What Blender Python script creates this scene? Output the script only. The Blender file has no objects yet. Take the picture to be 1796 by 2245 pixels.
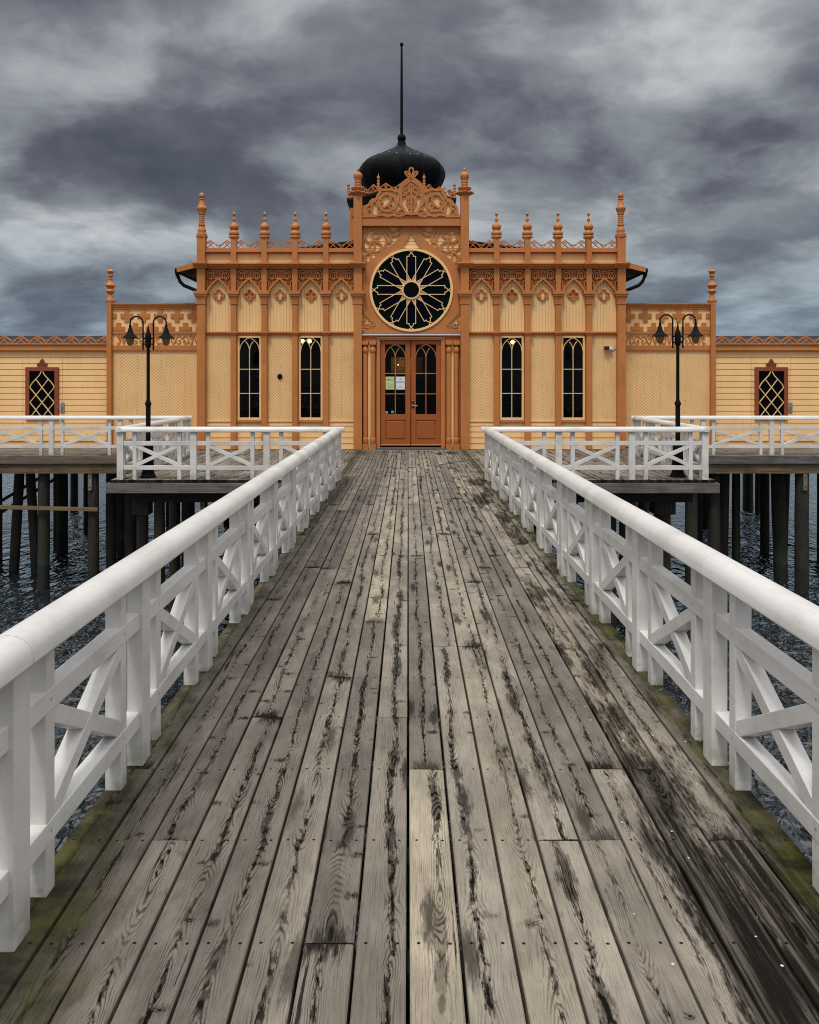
import bpy, bmesh, math, random
from math import sin, cos, pi, radians, sqrt, atan2
from mathutils import Vector, Matrix

random.seed(7)
S = bpy.context.scene
COL = S.collection

# ------------------------------------------------------------------ camera
H = 1.6                    # eye height above the boardwalk
F = 1874.0                 # focal length in photo pixels
CX, CY = 895.0, 839.0      # where the optical axis meets the photo
CAMX = -0.075
cam = bpy.data.cameras.new("camera")
cam.sensor_fit = 'VERTICAL'; cam.sensor_height = 36.0
cam.lens = 36.0 * F / 2245.0
cam.shift_x = (898.0 - CX) / 2245.0
cam.shift_y = -(1122.5 - CY) / 2245.0
cam.clip_start = 0.05; cam.clip_end = 20000
camo = bpy.data.objects.new("camera", cam); COL.objects.link(camo)
camo.location = (CAMX, 0, H); camo.rotation_euler = (pi / 2, 0, 0)
S.camera = camo
S.view_settings.view_transform = 'Standard'
S.view_settings.look = 'None'
S.view_settings.exposure = 0.20
S.view_settings.gamma = 1.0
S.cycles.use_denoising = True
S.cycles.sample_clamp_indirect = 2.5
S.cycles.filter_width = 1.05
S.cycles.max_bounces = 8
S.cycles.transparent_max_bounces = 16
SUN_EL, SUN_AZ = radians(60), radians(198)      # behind the camera, a little to the right

# ------------------------------------------------------------------ node helpers
class NT:
    def __init__(s, tree):
        s.t = tree; s.n = tree.nodes; s.l = tree.links
    def new(s, kind, **kw):
        n = s.n.new(kind)
        for k, v in kw.items(): setattr(n, k, v)
        return n
    def put(s, sock, v):
        if isinstance(v, bpy.types.NodeSocket): s.l.new(v, sock)
        elif v is not None: sock.default_value = v
    def m(s, op, a, b=None, c=None, clamp=False):
        n = s.new('ShaderNodeMath', operation=op, use_clamp=clamp)
        s.put(n.inputs[0], a); s.put(n.inputs[1], b); s.put(n.inputs[2], c)
        return n.outputs[0]
    def add(s, a, b): return s.m('ADD', a, b)
    def sub(s, a, b): return s.m('SUBTRACT', a, b)
    def mul(s, a, b): return s.m('MULTIPLY', a, b)
    def ss(s, v, a, b, lo=0.0, hi=1.0):
        n = s.new('ShaderNodeMapRange', interpolation_type='SMOOTHSTEP')
        s.put(n.inputs[0], v); s.put(n.inputs[1], a); s.put(n.inputs[2], b); s.put(n.inputs[3], lo); s.put(n.inputs[4], hi)
        return n.outputs[0]
    def xyz(s, v):
        n = s.new('ShaderNodeSeparateXYZ'); s.put(n.inputs[0], v); return n.outputs
    def vec(s, x, y, z):
        n = s.new('ShaderNodeCombineXYZ')
        for i, v in enumerate((x, y, z)): s.put(n.inputs[i], v)
        return n.outputs[0]
    def noise(s, v, scale, detail=4, rough=0.55, dist=0.0):
        n = s.new('ShaderNodeTexNoise'); s.put(n.inputs['Vector'], v)
        n.inputs['Scale'].default_value = scale; n.inputs['Detail'].default_value = detail
        n.inputs['Roughness'].default_value = rough; n.inputs['Distortion'].default_value = dist
        return n.outputs[0]
    def voro(s, v, scale, rnd=1.0):
        n = s.new('ShaderNodeTexVoronoi'); s.put(n.inputs['Vector'], v)
        n.inputs['Scale'].default_value = scale; n.inputs['Randomness'].default_value = rnd
        return n.outputs['Distance'], n.outputs['Color']
    def mix(s, f, a, b, mode='MIX'):
        n = s.new('ShaderNodeMix', data_type='RGBA', blend_type=mode)
        s.put(n.inputs[0], f)
        for i, v in ((6, a), (7, b)):
            if isinstance(v, tuple) and len(v) == 3: v = v + (1.0,)
            s.put(n.inputs[i], v)
        return n.outputs[2]
    def obj(s): return s.new('ShaderNodeTexCoord').outputs['Object']
    def pos(s): return s.new('ShaderNodeNewGeometry').outputs['Position']
    def attr(s, name):
        return s.new('ShaderNodeAttribute', attribute_name=name)
    def bump(s, h, strength, dist):
        n = s.new('ShaderNodeBump'); s.put(n.inputs['Height'], h)
        n.inputs['Strength'].default_value = strength; n.inputs['Distance'].default_value = dist
        return n.outputs[0]

def new_mat(name):
    m = bpy.data.materials.new(name); m.use_nodes = True
    t = NT(m.node_tree); b = t.n['Principled BSDF']
    return m, t, b

# ------------------------------------------------------------------ sky and sun
W = bpy.data.worlds.new("World"); S.world = W; W.use_nodes = True
w = NT(W.node_tree)
bg = w.n['Background']; bg.inputs[1].default_value = 0.1
sky = w.new('ShaderNodeTexSky', sky_type='NISHITA', sun_disc=False)
sky.sun_elevation = SUN_EL; sky.sun_rotation = SUN_AZ
d = w.new('ShaderNodeTexCoord').outputs['Generated']
dx, dy, dz = w.xyz(d)
az = w.m('ARCTAN2', dx, dy)
el = w.m('ARCSINE', dz)
zz = w.add(w.m('MAXIMUM', dz, 0.0), 0.26)
plane = w.vec(w.m('DIVIDE', dx, zz), w.m('DIVIDE', dy, zz), 3.7)
warp = w.new('ShaderNodeTexNoise'); w.put(warp.inputs['Vector'], plane); warp.inputs['Scale'].default_value = 1.6; warp.inputs['Detail'].default_value = 3
wv = w.new('ShaderNodeVectorMath', operation='MULTIPLY_ADD'); w.put(wv.inputs[0], warp.outputs['Color']); wv.inputs[1].default_value = (.30, .30, 0); w.put(wv.inputs[2], plane)
plane2 = wv.outputs[0]
big = w.noise(plane, 1.0, 3, 0.5, 0.3)
mid = w.noise(plane2, 2.6, 8, 0.52, 0.0)
mid = w.ss(mid, .38, .63)
ang = w.vec(az, w.mul(el, 1.9), 0.0)
wob1 = w.noise(ang, 5.0, 5, 0.55)
wob2 = w.noise(w.vec(w.add(az, 9.0), w.mul(el, 1.9), 4.0), 5.0, 5, 0.55)
azw = w.add(az, w.mul(w.sub(wob1, 0.5), 0.30))
elw = w.add(el, w.mul(w.sub(wob2, 0.5), 0.16))
# broad banks of cloud: centre azimuth and elevation (degrees), extents, brightness change
BANKS = [(-19, 15.2, 13, 3.2, -.26), (-13, 12.6, 14, 2.6, -.16), (-24, 23.5, 8, 3.0, -.22), (3.5, 18.5, 9, 4.2, -.15),
         (18, 15.2, 13, 2.7, -.30), (24, 12.2, 10, 1.5, -.10), (-10, 23.0, 7, 3.0, .06), (-8, 20.5, 9, 2.0, .12),
         (14, 20.5, 7, 2.4, .22), (23, 23.0, 6, 3.0, .14), (4, 24.0, 6, 2.5, .10), (0, 12.2, 9, 3.2, .15),
         (-24.5, 10.8, 8, 1.8, .26), (-20, 7.4, 13, 1.5, -.14), (-17, 9.0, 7, 1.2, .12), (22, 11.0, 9, 1.4, .20),
         (19, 7.6, 10, 1.5, -.08), (20, 5.2, 12, 1.5, -.05), (-22, 4.5, 12, 1.4, -.10), (-2, 9.0, 12, 2.0, .06),
         (10, 13.0, 7, 2.0, .06), (-27, 19.0, 8, 2.5, .06)]
dens = None
for (a, e, ra, re, amp) in BANKS:
    px_ = w.mul(w.sub(azw, radians(a)), 1 / radians(ra)); py_ = w.mul(w.sub(elw, radians(e)), 1 / radians(re))
    r2 = w.add(w.mul(px_, px_), w.mul(py_, py_))
    g = w.mul(w.m('EXPONENT', w.mul(r2, -1.0)), amp)
    dens = g if dens is None else w.add(dens, g)
val = w.add(w.add(w.mul(w.sub(big, 0.5), 0.30), w.mul(w.sub(mid, 0.5), 0.40)), dens)
fine = w.noise(plane2, 7.5, 6, 0.58, 0.0)
val = w.add(val, w.mul(w.sub(fine, 0.5), 0.36))
val = w.m('ADD', val, 0.555, clamp=True)
cr = w.new('ShaderNodeValToRGB'); w.put(cr.inputs[0], val)
e0 = cr.color_ramp.elements
e0[0].position = 0.0; e0[0].color = (0.048, 0.049, 0.064, 1)
e0[1].position = 1.0; e0[1].color = (0.56, 0.575, 0.58, 1)
for p, c in ((0.25, (0.092, 0.094, 0.114, 1)), (0.47, (0.178, 0.188, 0.205, 1)), (0.68, (0.295, 0.313, 0.325, 1))):
    k = e0.new(p); k.color = c
cloud = cr.outputs[0]
# bluish air low over the sea, and the thick bright overcast overhead and behind
low = w.ss(el, radians(1.0), radians(11.0), 1.0, 0.0)
cloud = w.mix(w.mul(low, 0.72), cloud, w.mix(1.0, cloud, (0.70, 0.99, 1.22), 'MULTIPLY'))
back = w.mul(w.ss(dy, 0.35, -0.3), w.ss(el, radians(2), radians(30), .30, 1.0))
cloud = w.mix(w.mul(back, 0.85), cloud, (0.66, 0.66, 0.68))
cloud = w.mix(w.mul(w.ss(el, radians(27), radians(55)), 0.95), cloud, (1.3, 1.29, 1.3))
cloud10 = w.mix(1.0, cloud, (10.0, 10.0, 10.0), 'MULTIPLY')
w.put(bg.inputs[0], w.mix(0.93, sky.outputs[0], cloud10))

sun = bpy.data.lights.new("sun", 'SUN'); sun.energy = 1.5; sun.angle = radians(12); sun.color = (1.0, 0.95, 0.88)
suno = bpy.data.objects.new("sun", sun); COL.objects.link(suno)
sd = Vector((sin(SUN_AZ) * cos(SUN_EL), cos(SUN_AZ) * cos(SUN_EL), sin(SUN_EL)))
suno.rotation_euler = sd.to_track_quat('Z', 'Y').to_euler(); suno.location = (0, -10, 30)

# ------------------------------------------------------------------ materials
def paint(name, col, rough=0.5, var=0.12, grain=(3, 3, 3), bump=0.15, dirt=0.0, dirtcol=(0.1, 0.09, 0.06), spec=0.35):
    m, t, b = new_mat(name)
    o = t.pos()
    x, y, z = t.xyz(o)
    n1 = t.noise(o, 1.7, 4, 0.6)
    g = t.vec(t.mul(x, grain[0]), t.mul(y, grain[1]), t.mul(z, grain[2]))
    n2 = t.noise(g, 9.0, 5, 0.6)
    dark = tuple(c * (1 - 2 * var) for c in col); lite = tuple(min(1, c * (1 + var)) for c in col)
    c = t.mix(t.ss(t.add(t.mul(n1, .6), t.mul(n2, .4)), .3, .7), dark, lite)
    if dirt:
        st = t.noise(t.vec(t.mul(x, 22.0), t.mul(y, 22.0), t.mul(z, 1.1)), 1.0, 5, .62)
        c = t.mix(t.mul(t.ss(st, .50, .72), .30), c, tuple(v * .55 for v in col))
        fade = t.noise(o, .55, 3, .5)
        c = t.mix(t.ss(fade, .40, .68, 0, .28), c, tuple(min(1, v * 1.12 + .03) for v in col))
        dn = t.noise(o, 6.0, 7, 0.68, 0.4)
        c = t.mix(t.mul(t.ss(dn, .56, .74), dirt), c, dirtcol)
    t.put(b.inputs['Base Color'], c)
    b.inputs['Roughness'].default_value = rough
    b.inputs['Specular IOR Level'].default_value = spec
    if bump: t.put(b.inputs['Normal'], t.bump(n2, bump, 0.004))
    return m

YEL = paint("yellow_paint", (0.87, 0.55, 0.25), 0.6, 0.05, (2, 2, 14), 0.12, 0.22, (0.50, 0.29, 0.11))
ORA = paint("ochre_trim_paint", (0.49, 0.178, 0.046), 0.5, 0.09, (10, 10, 1.5), 0.12, 0.25, (0.22, 0.07, 0.02))
DOORP = paint("brown_door_paint", (0.33, 0.090, 0.019), 0.4, 0.06, (10, 10, 1.5), 0.1)
CREAM = paint("cream_glazing_paint", (0.78, 0.52, 0.25), 0.5, 0.04)
BROWN = paint("brown_frame_paint", (0.24, 0.062, 0.022), 0.5, 0.06)
BLK = paint("black_metal", (0.005, 0.006, 0.007), 0.6, 0.2, bump=0.05, spec=0.08)
ROOFM = paint("black_roofing", (0.012, 0.013, 0.016), 0.6, 0.2, bump=0.2, spec=0.2)
GROOVE_SHADE = paint("groove_shade_brown", (0.16, 0.085, 0.035), 0.8, 0.1)  # dark brown backing colour, stands in for the shade in the board grooves
BRONZE = paint("dark_bronze", (0.03, 0.02, 0.010), 0.4, 0.1)
GALV = paint("galvanised_metal", (0.36, 0.40, 0.46), 0.35, 0.05)
BRASS = paint("brass", (0.62, 0.40, 0.14), 0.25, 0.05, spec=0.8)
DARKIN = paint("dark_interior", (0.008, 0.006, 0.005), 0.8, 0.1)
PAPW = paint("white_paper", (0.68, 0.74, 0.78), 0.7, 0.02, bump=0)
PAPG = paint("green_paper", (0.52, 0.60, 0.25), 0.7, 0.02, bump=0)
PAPB = paint("blue_sticker", (0.12, 0.38, 0.62), 0.6, 0.02, bump=0)
INK = paint("ink", (0.04, 0.07, 0.07), 0.7, 0.02, bump=0)
REDB = paint("dark_red_plastic", (0.05, 0.006, 0.008), 0.4, 0.05)
GREYM = paint("grey_metal", (0.20, 0.24, 0.28), 0.4, 0.08)

def white_paint():
    m, t, b = new_mat("white_rail_paint")
    o = t.pos(); x, y, z = t.xyz(o)
    info = t.new('ShaderNodeObjectInfo').outputs['Random']
    big = t.noise(t.vec(x, y, t.mul(z, 1.6)), 2.3, 4, 0.6)
    g = t.noise(t.obj(), 14.0, 6, 0.65, 0.6)
    fibre = t.noise(t.vec(t.mul(x, 60.0), t.mul(y, 60.0), t.mul(z, 4.0)), 1.0, 4, .6)
    base = t.mix(info, (0.67, 0.65, 0.62), (0.73, 0.72, 0.695))
    c = t.mix(t.ss(big, .4, .72), base, (0.545, 0.53, 0.50))
    c = t.mix(t.mul(t.ss(g, .63, .78), .5), c, (0.36, 0.33, 0.28))
    # splashed dirt and green low on the posts
    lowm = t.mul(t.ss(z, 0.16, 0.0), t.ss(t.noise(o, 9.0, 5, .65), .38, .62))
    c = t.mix(t.mul(lowm, .6), c, (0.20, 0.20, 0.12))
    ch = t.noise(t.vec(t.mul(x, 7.0), t.mul(y, 7.0), t.mul(z, 5.0)), 2.2, 8, .72, .5)
    chips = t.ss(ch, .715, .735)
    c = t.mix(t.mul(chips, .8), c, (0.17, 0.12, 0.09))
    ob = t.obj(); ox, oy, oz = t.xyz(ob)
    gl_ = t.noise(t.vec(t.mul(ox, 3.0), t.mul(oy, 70.0), t.mul(t.add(oz, info), 70.0)), 1.0, 5, .65)
    c = t.mix(t.ss(gl_, .56, .74, 0, .30), c, (0.30, 0.28, 0.25))
    sx_ = t.m('MINIMUM', t.m('ABSOLUTE', t.sub(ox, .235)), t.m('ABSOLUTE', t.sub(ox, .930)))
    sz_ = t.m('MINIMUM', t.m('ABSOLUTE', t.sub(oz, .1965)), t.m('ABSOLUTE', t.sub(oz, .6025)))
    sr_ = t.m('SQRT', t.add(t.mul(sx_, sx_), t.mul(sz_, sz_)))
    c = t.mix(t.ss(sr_, .0065, .0045, 0, .75), c, (0.14, 0.12, 0.10))
    ck = t.noise(t.vec(t.mul(x, 75.0), t.mul(y, 75.0), t.mul(z, 3.0)), 1.0, 5, .6)
    c = t.mix(t.mul(t.ss(ck, .64, .69), t.ss(z, .30, .05, 0, .75)), c, (0.10, 0.085, 0.065))
    t.put(b.inputs['Base Color'], c)
    b.inputs['Roughness'].default_value = 0.42
    b.inputs['Specular IOR Level'].default_value = 0.4
    t.put(b.inputs['Normal'], t.bump(t.add(t.mul(fibre, .5), t.sub(g, chips)), .16, .004))
    return m
WHITE = white_paint()

def deck_mat(name, moss, tone=1.0):
    """weathered softwood planks: boards run along local Y; pu = across the board, v0 / v1 = distance from its two ends"""
    m, t, b = new_mat(name)
    o = t.obj(); x, y, z = t.xyz(o)
    u = t.attr('pu').outputs['Fac']; v0 = t.attr('v0').outputs['Fac']; v1 = t.attr('v1').outputs['Fac']
    rv = t.attr('rnd').outputs['Vector']; r0, r1, r2 = t.xyz(rv)
    yy = t.add(y, t.mul(r0, 60.0))
    def line(k, off, scale, detail=3): return t.noise(t.vec(off, t.mul(yy, k), t.mul(r1, 9.0)), scale, detail, .6)
    x0 = t.add(t.mul(t.sub(line(1.0, 3.0, .9), .5), .10), t.mul(t.sub(r1, .5), .045))
    uw = t.sub(u, x0)
    jag = t.noise(t.vec(t.mul(u, 44.0), t.mul(yy, 6.0), r2), 1.0, 8, .70, .3)
    au = t.m('ABSOLUTE', uw)
    # growth rings of a flat sawn board: long nested arches close to the heart, straight lines outside
    wav = t.noise(t.vec(t.mul(u, 26.0), t.mul(yy, 7.0), t.mul(r0, 7.0)), 1.0, 4, .6)
    dpt = t.add(t.mul(t.m('ABSOLUTE', t.sub(line(1.0, 9.0, .85, 2), .47)), .30), .004)
    dpt = t.add(dpt, t.mul(t.sub(wav, .5), .016))
    rr = t.m('SQRT', t.add(t.mul(t.mul(uw, uw), 1.0), t.mul(dpt, dpt)))
    rings = t.m('SINE', t.add(t.mul(rr, 2 * pi / .0062), t.mul(jag, 5.0)))
    rings = t.ss(rings, .0, .95)
    fine = t.noise(t.vec(t.mul(u, 300.0), t.mul(yy, 7.0), r2), 1.0, 4, .6)
    mot = t.noise(t.vec(t.mul(x, 5.0), t.mul(y, 2.0), r2), 1.0, 6, .65)
    base = t.mix(r2, (0.190, 0.171, 0.146), (0.345, 0.309, 0.256))
    base = t.mix(t.ss(r1, .88, .97), base, (0.385, 0.338, 0.265))
    if moss:                                       # the port side has weathered to a colder, darker grey
        base = t.mix(t.ss(x, -.15, -.75, 0, .85), base, t.mix(1.0, base, (.60, .59, .62), 'MULTIPLY'))
    base = t.mix(t.ss(mot, .35, .7), t.mix(1.0, base, (.72, .71, .70), 'MULTIPLY'), t.mix(1.0, base, (1.16, 1.15, 1.12), 'MULTIPLY'))
    near = t.m('EXPONENT', t.mul(t.mul(uw, uw), -1.0 / (.026 * .026)))
    ringamt = t.add(t.mul(near, t.ss(wav, .36, .60, .35, .85)), t.ss(wav, .45, .7, .08, .36))
    if moss: ringamt = t.mul(ringamt, t.ss(x, .3, -.5, .8, 1.15))
    base = t.mix(t.mul(ringamt, rings), base, t.mix(1.0, base, (.34, .31, .275), 'MULTIPLY'))
    base = t.mix(t.ss(fine, .46, .74, 0, .75), base, t.mix(1.0, base, (.50, .48, .45), 'MULTIPLY'))
    # blackened, ragged heart of the board
    rag = t.noise(t.vec(t.mul(u, 75.0), t.mul(yy, 11.0), t.mul(r0, 5.0)), 1.0, 8, .74)
    lw = t.ss(line(1.0, 21.0, 2.2, 6), .42, .70)
    wid = t.add(t.mul(lw, .030), .0055)
    wid = t.mul(wid, t.ss(r2, .0, .5, .55, 1.0))
    if moss: wid = t.mul(wid, t.ss(x, -.75, -.10, .42, 1.0))
    edge = t.add(au, t.mul(t.sub(rag, .5), .095))
    bold = t.ss(t.m('FRACT', t.mul(r1, 13.0)), .15, .75, .30, 1.15)
    wid = t.mul(wid, bold)
    core = t.ss(edge, t.mul(wid, 1.3), t.mul(wid, .35))
    core = t.mul(core, t.ss(rings, .0, .7, .80, 1.0))
    core = t.mul(core, t.ss(line(1.0, 31.0, 1.1, 5), .34, .50, .18, 1.0))
    # knots, drawn out across the board, with black ragged halos
    vn = t.new('ShaderNodeTexVoronoi', voronoi_dimensions='2D'); vn.inputs['Scale'].default_value = 3.9
    t.put(vn.inputs['Vector'], t.vec(t.add(t.mul(uw, .85), t.mul(r0, 40.0)), t.add(t.mul(yy, 1.3), t.mul(r1, 7.0)), 0.0))
    kd, kc = vn.outputs['Distance'], vn.outputs['Color']
    kj = t.noise(t.vec(t.mul(u, 30.0), t.mul(yy, 75.0), r2), 1.0, 8, .74)
    kd0 = kd
    kd = t.add(kd, t.mul(t.sub(kj, .5), .34))
    kpick = t.ss(t.xyz(kc)[0], .40, .44)
    knot = t.mul(t.ss(kd, .080, .025), kpick)
    knot = t.mul(knot, t.ss(t.m('SINE', t.mul(kd0, 150.0)), -.6, .6, .55, 1.0))
    halo = t.mul(t.mul(t.ss(t.add(kd0, t.mul(t.sub(rag, .5), .55)), .15, .03), kpick), t.ss(mot, .44, .58))
    vf = t.new('ShaderNodeTexVoronoi', voronoi_dimensions='2D'); vf.inputs['Scale'].default_value = 2.4
    t.put(vf.inputs['Vector'], t.vec(t.add(t.mul(uw, 2.6), t.mul(r2, 30.0)), t.add(t.mul(yy, .50), t.mul(r1, 7.0)), 0.0))
    fd = t.add(vf.outputs['Distance'], t.mul(t.sub(rag, .5), .55))
    flare = t.mul(t.ss(fd, .24, .06), t.ss(t.xyz(vf.outputs['Color'])[1], .52, .62))
    if moss: flare = t.mul(flare, t.ss(x, -.9, -.1, .25, 1.0))
    halo = t.m('MAXIMUM', halo, flare)
    # wet dirt at the butt ends
    ve = t.m('MINIMUM', v0, v1)
    endn = t.noise(t.vec(t.mul(u, 45.0), t.mul(yy, 4.0), 5.0), 1.0, 5, .7)
    ends = t.mul(t.ss(t.add(ve, t.mul(t.sub(rag, .5), .34)), .11, .01), t.ss(t.add(au, t.mul(t.sub(rag, .5), .10)), .075, .035))
    ends = t.mul(ends, t.ss(t.m('FRACT', t.mul(r0, 17.0)), .25, .5))
    # wide black water stains, mostly along the starboard side
    sn = t.noise(t.vec(t.mul(x, 4.2), t.mul(y, .9), 2.0), 1.0, 6, .60, .4)
    if moss:
        side = t.add(t.ss(x, .1, 1.0, -.10, .10), t.mul(t.ss(x, .30, .95), t.ss(y, 4.2, 2.4, 0, .15)))
    else:
        side = -.02
    stain = t.ss(t.add(t.add(sn, side), t.add(t.mul(t.sub(rag, .5), .42), t.mul(t.sub(r1, .5), .16))), .59, .72)
    stk = t.noise(t.vec(t.mul(u, 55.0), t.mul(yy, 1.6), t.mul(r0, 11.0)), 1.0, 6, .66)
    stain = t.mul(stain, t.ss(stk, .36, .56, .55, 1.0))
    crack = t.ss(t.noise(t.vec(t.mul(u, 30.0), t.mul(yy, .9), t.mul(r0, 30.0)), 1.0, 6, .68), .655, .69)
    nick = t.ss(t.noise(t.vec(t.mul(u, 16.0), t.mul(yy, 34.0), 3.0), 1.0, 4, .6), .70, .745)
    blk = t.m('MAXIMUM', t.mul(core, .98), t.mul(knot, .95))
    blk = t.m('MAXIMUM', blk, t.mul(halo, .80))
    blk = t.m('MAXIMUM', blk, t.mul(ends, .93))
    blk = t.m('MAXIMUM', blk, t.mul(stain, .95))
    blk = t.m('MAXIMUM', blk, t.mul(crack, .90))
    blk = t.m('MAXIMUM', blk, t.mul(nick, .80))
    c = t.mix(blk, base, (0.006, 0.005, 0.004))
    if moss:
        mn = t.noise(t.vec(t.mul(x, 9.0), t.mul(y, 3.0), 8.0), 1.0, 6, .62)
        ml = t.m('MAXIMUM', t.ss(t.sub(t.add(x, t.mul(mn, .55)), t.ss(y, 4.0, 2.0, 0, .16)), -.77, -1.0), t.ss(t.sub(x, t.mul(mn, .22)), 1.0, 1.10))
        mc = t.mix(t.ss(t.noise(o, 5.0, 6, .65), .38, .66), (0.016, 0.0155, 0.007), (0.078, 0.076, 0.018))
        c = t.mix(t.mul(t.mul(ml, .86), t.ss(t.noise(t.vec(x, t.mul(y, 1.6), 3.0), 3.0, 6, .65), .34, .52, .60, 1.0)), c, mc)
        sd_, sc_ = t.voro(o, 17.0)
        spk = t.mul(t.mul(t.ss(t.add(sd_, t.mul(t.sub(jag, .5), .06)), .085, .055), t.ss(t.xyz(sc_)[1], .70, .74)), t.ss(x, .25, .8))
        spk = t.mul(spk, t.ss(y, 7.0, 3.0))
        c = t.mix(spk, c, (0.72, 0.72, 0.70))
    # nail heads, two per board on every joist
    ym = t.sub(t.m('MODULO', t.add(y, 55.0 - 2.44 + .275), .55), .275)
    ux = t.sub(t.m('ABSOLUTE', u), .045)
    nd = t.m('SQRT', t.add(t.mul(ym, ym), t.mul(ux, ux)))
    nail = t.ss(nd, .0062, .0040)
    c = t.mix(nail, c, (0.012, 0.010, 0.009))
    c = t.mix(t.ss(ve, .0035, .0005, 0, .92), c, (0.012, 0.010, 0.008))  # dark end grain, which also paints in the shadow line along deck edges
    if tone != 1.0: c = t.mix(1.0, c, (tone, tone, tone), 'MULTIPLY')
    t.put(b.inputs['Base Color'], c)
    t.put(b.inputs['Roughness'], t.ss(stain, 0, 1, .8, .62))
    t.put(b.inputs['Specular IOR Level'], t.ss(blk, 0, .6, .10, .02))
    h = t.add(t.mul(rings, t.mul(ringamt, .5)), t.mul(fine, .6))
    h = t.sub(t.sub(h, t.mul(core, .8)), t.add(t.mul(nail, .8), t.mul(crack, .8)))
    t.put(b.inputs['Normal'], t.bump(h, .55, .005))
    return m
DECK = deck_mat("weathered_boardwalk", True)
DECK2 = deck_mat("weathered_decking", False, 0.92)

def timber(name, c1, c2, axis='z', algae=False):
    m, t, b = new_mat(name)
    o = t.obj(); x, y, z = t.xyz(o)
    info = t.new('ShaderNodeObjectInfo').outputs['Random']
    k = {'x': (1.6, 42, 42), 'y': (42, 1.6, 42), 'z': (30, 30, 3)}[axis]
    g = t.noise(t.vec(t.add(t.mul(x, k[0]), t.mul(info, 80.0)), t.mul(y, k[1]), t.mul(z, k[2])), 1.0, 6, .65, .4)
    n = t.noise(t.vec(t.add(x, t.mul(info, 50.0)), y, z), 2.2, 5, .6)
    c = t.mix(t.ss(g, .35, .68), c1, c2)
    c = t.mix(t.ss(n, .45, .7, 0, .5), c, tuple(v * .4 for v in c1))
    if algae:
        wz = t.xyz(t.pos())[2]
        wn = t.add(wz, t.mul(t.sub(n, .5), .7))
        amt = t.mul(t.ss(wn, -.9, -1.9), t.ss(info, .45, .75, .15, 1.0))
        c = t.mix(amt, c, (0.018, 0.025, 0.008))
        ring = t.mul(t.ss(wn, -2.28, -2.36), t.ss(wn, -2.62, -2.50))
        c = t.mix(t.mul(ring, t.ss(info, .55, .8, .05, .7)), c, (0.014, 0.042, 0.024))
        c = t.mix(t.ss(wn, -2.45, -2.62), c, (0.010, 0.012, 0.009))
    t.put(b.inputs['Base Color'], c); b.inputs['Roughness'].default_value = .8
    t.put(b.inputs['Normal'], t.bump(g, .5, .012))
    return m
PILE = timber("pile_timber", (0.010, 0.008, 0.006), (0.036, 0.029, 0.021), 'z', True)
BEAMG = timber("grey_beam_timber", (0.085, 0.080, 0.078), (0.17, 0.16, 0.155), 'x')
BEAMY = timber("tan_beam_timber", (0.11, 0.075, 0.035), (0.21, 0.15, 0.075), 'x')
FASC = timber("brown_fascia_timber", (0.095, 0.068, 0.050), (0.19, 0.145, 0.11), 'x')
STRAPM = timber("pale_batten_timber", (0.15, 0.13, 0.10), (0.25, 0.22, 0.17), 'z')
FASC_Y = timber("brown_fascia_timber_along", (0.085, 0.060, 0.044), (0.19, 0.145, 0.11), 'y')
BEAMG_Y = timber("grey_beam_timber_along", (0.065, 0.062, 0.060), (0.16, 0.15, 0.145), 'y')
BEAMY_Y = timber("tan_beam_timber_along", (0.075, 0.050, 0.024), (0.19, 0.135, 0.068), 'y')
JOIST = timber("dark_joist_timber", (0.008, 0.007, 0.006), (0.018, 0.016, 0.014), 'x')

def glass_mat(name, tint, through=1.0):
    m, t, b = new_mat(name)
    for n in list(t.n):
        if n.type != 'OUTPUT_MATERIAL': t.n.remove(n)
    tr = t.new('ShaderNodeBsdfTransparent'); tr.inputs[0].default_value = tint + (1,)
    gl = t.new('ShaderNodeBsdfGlossy'); gl.inputs['Roughness'].default_value = .04
    fr = t.new('ShaderNodeFresnel'); fr.inputs[0].default_value = 1.22
    nz = t.noise(t.pos(), 1.3, 3, .5)
    t.put(gl.inputs['Normal'], t.bump(nz, .12, .05))
    mx = t.new('ShaderNodeMixShader'); t.put(mx.inputs[0], fr.outputs[0])
    t.l.new(tr.outputs[0], mx.inputs[1]); t.l.new(gl.outputs[0], mx.inputs[2])
    t.l.new(mx.outputs[0], t.n['Material Output'].inputs[0])
    return m
GLASS = glass_mat("window_glass", (.55, .58, .60))
def dark_glass(name, col):
    m, t, b = new_mat(name)
    t.put(b.inputs['Base Color'], t.mix(t.noise(t.pos(), 3.0, 3), tuple(c * .6 for c in col), col))
    b.inputs['Roughness'].default_value = .12; b.inputs['Specular IOR Level'].default_value = .05
    return m
GREENG = dark_glass("dark_green_glass", (0.001, 0.007, 0.006))
NAVYG = dark_glass("dark_navy_glass", (0.0015, 0.002, 0.008))
BLKG = dark_glass("black_glass", (0.003, 0.003, 0.004))
AMBG, _t, _b = new_mat("amber_lamp_glass")
_b.inputs['Base Color'].default_value = (0.22, 0.12, 0.035, 1); _b.inputs['Roughness'].default_value = .2
GLOW, _t, _b = new_mat("lit_globe")
_b.inputs['Base Color'].default_value = (1, .8, .5, 1); _b.inputs['Emission Color'].default_value = (1, .62, .25, 1); _b.inputs['Emission Strength'].default_value = 6.0
DIMGLOW, _t, _b = new_mat("dim_indoor_light")
_b.inputs['Base Color'].default_value = (1, .9, .7, 1); _b.inputs['Emission Color'].default_value = (1, .8, .55, 1); _b.inputs['Emission Strength'].default_value = 3.0
INWALL = paint("indoor_ochre_wall", (0.50, 0.22, 0.05), 0.7, 0.05)

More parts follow.
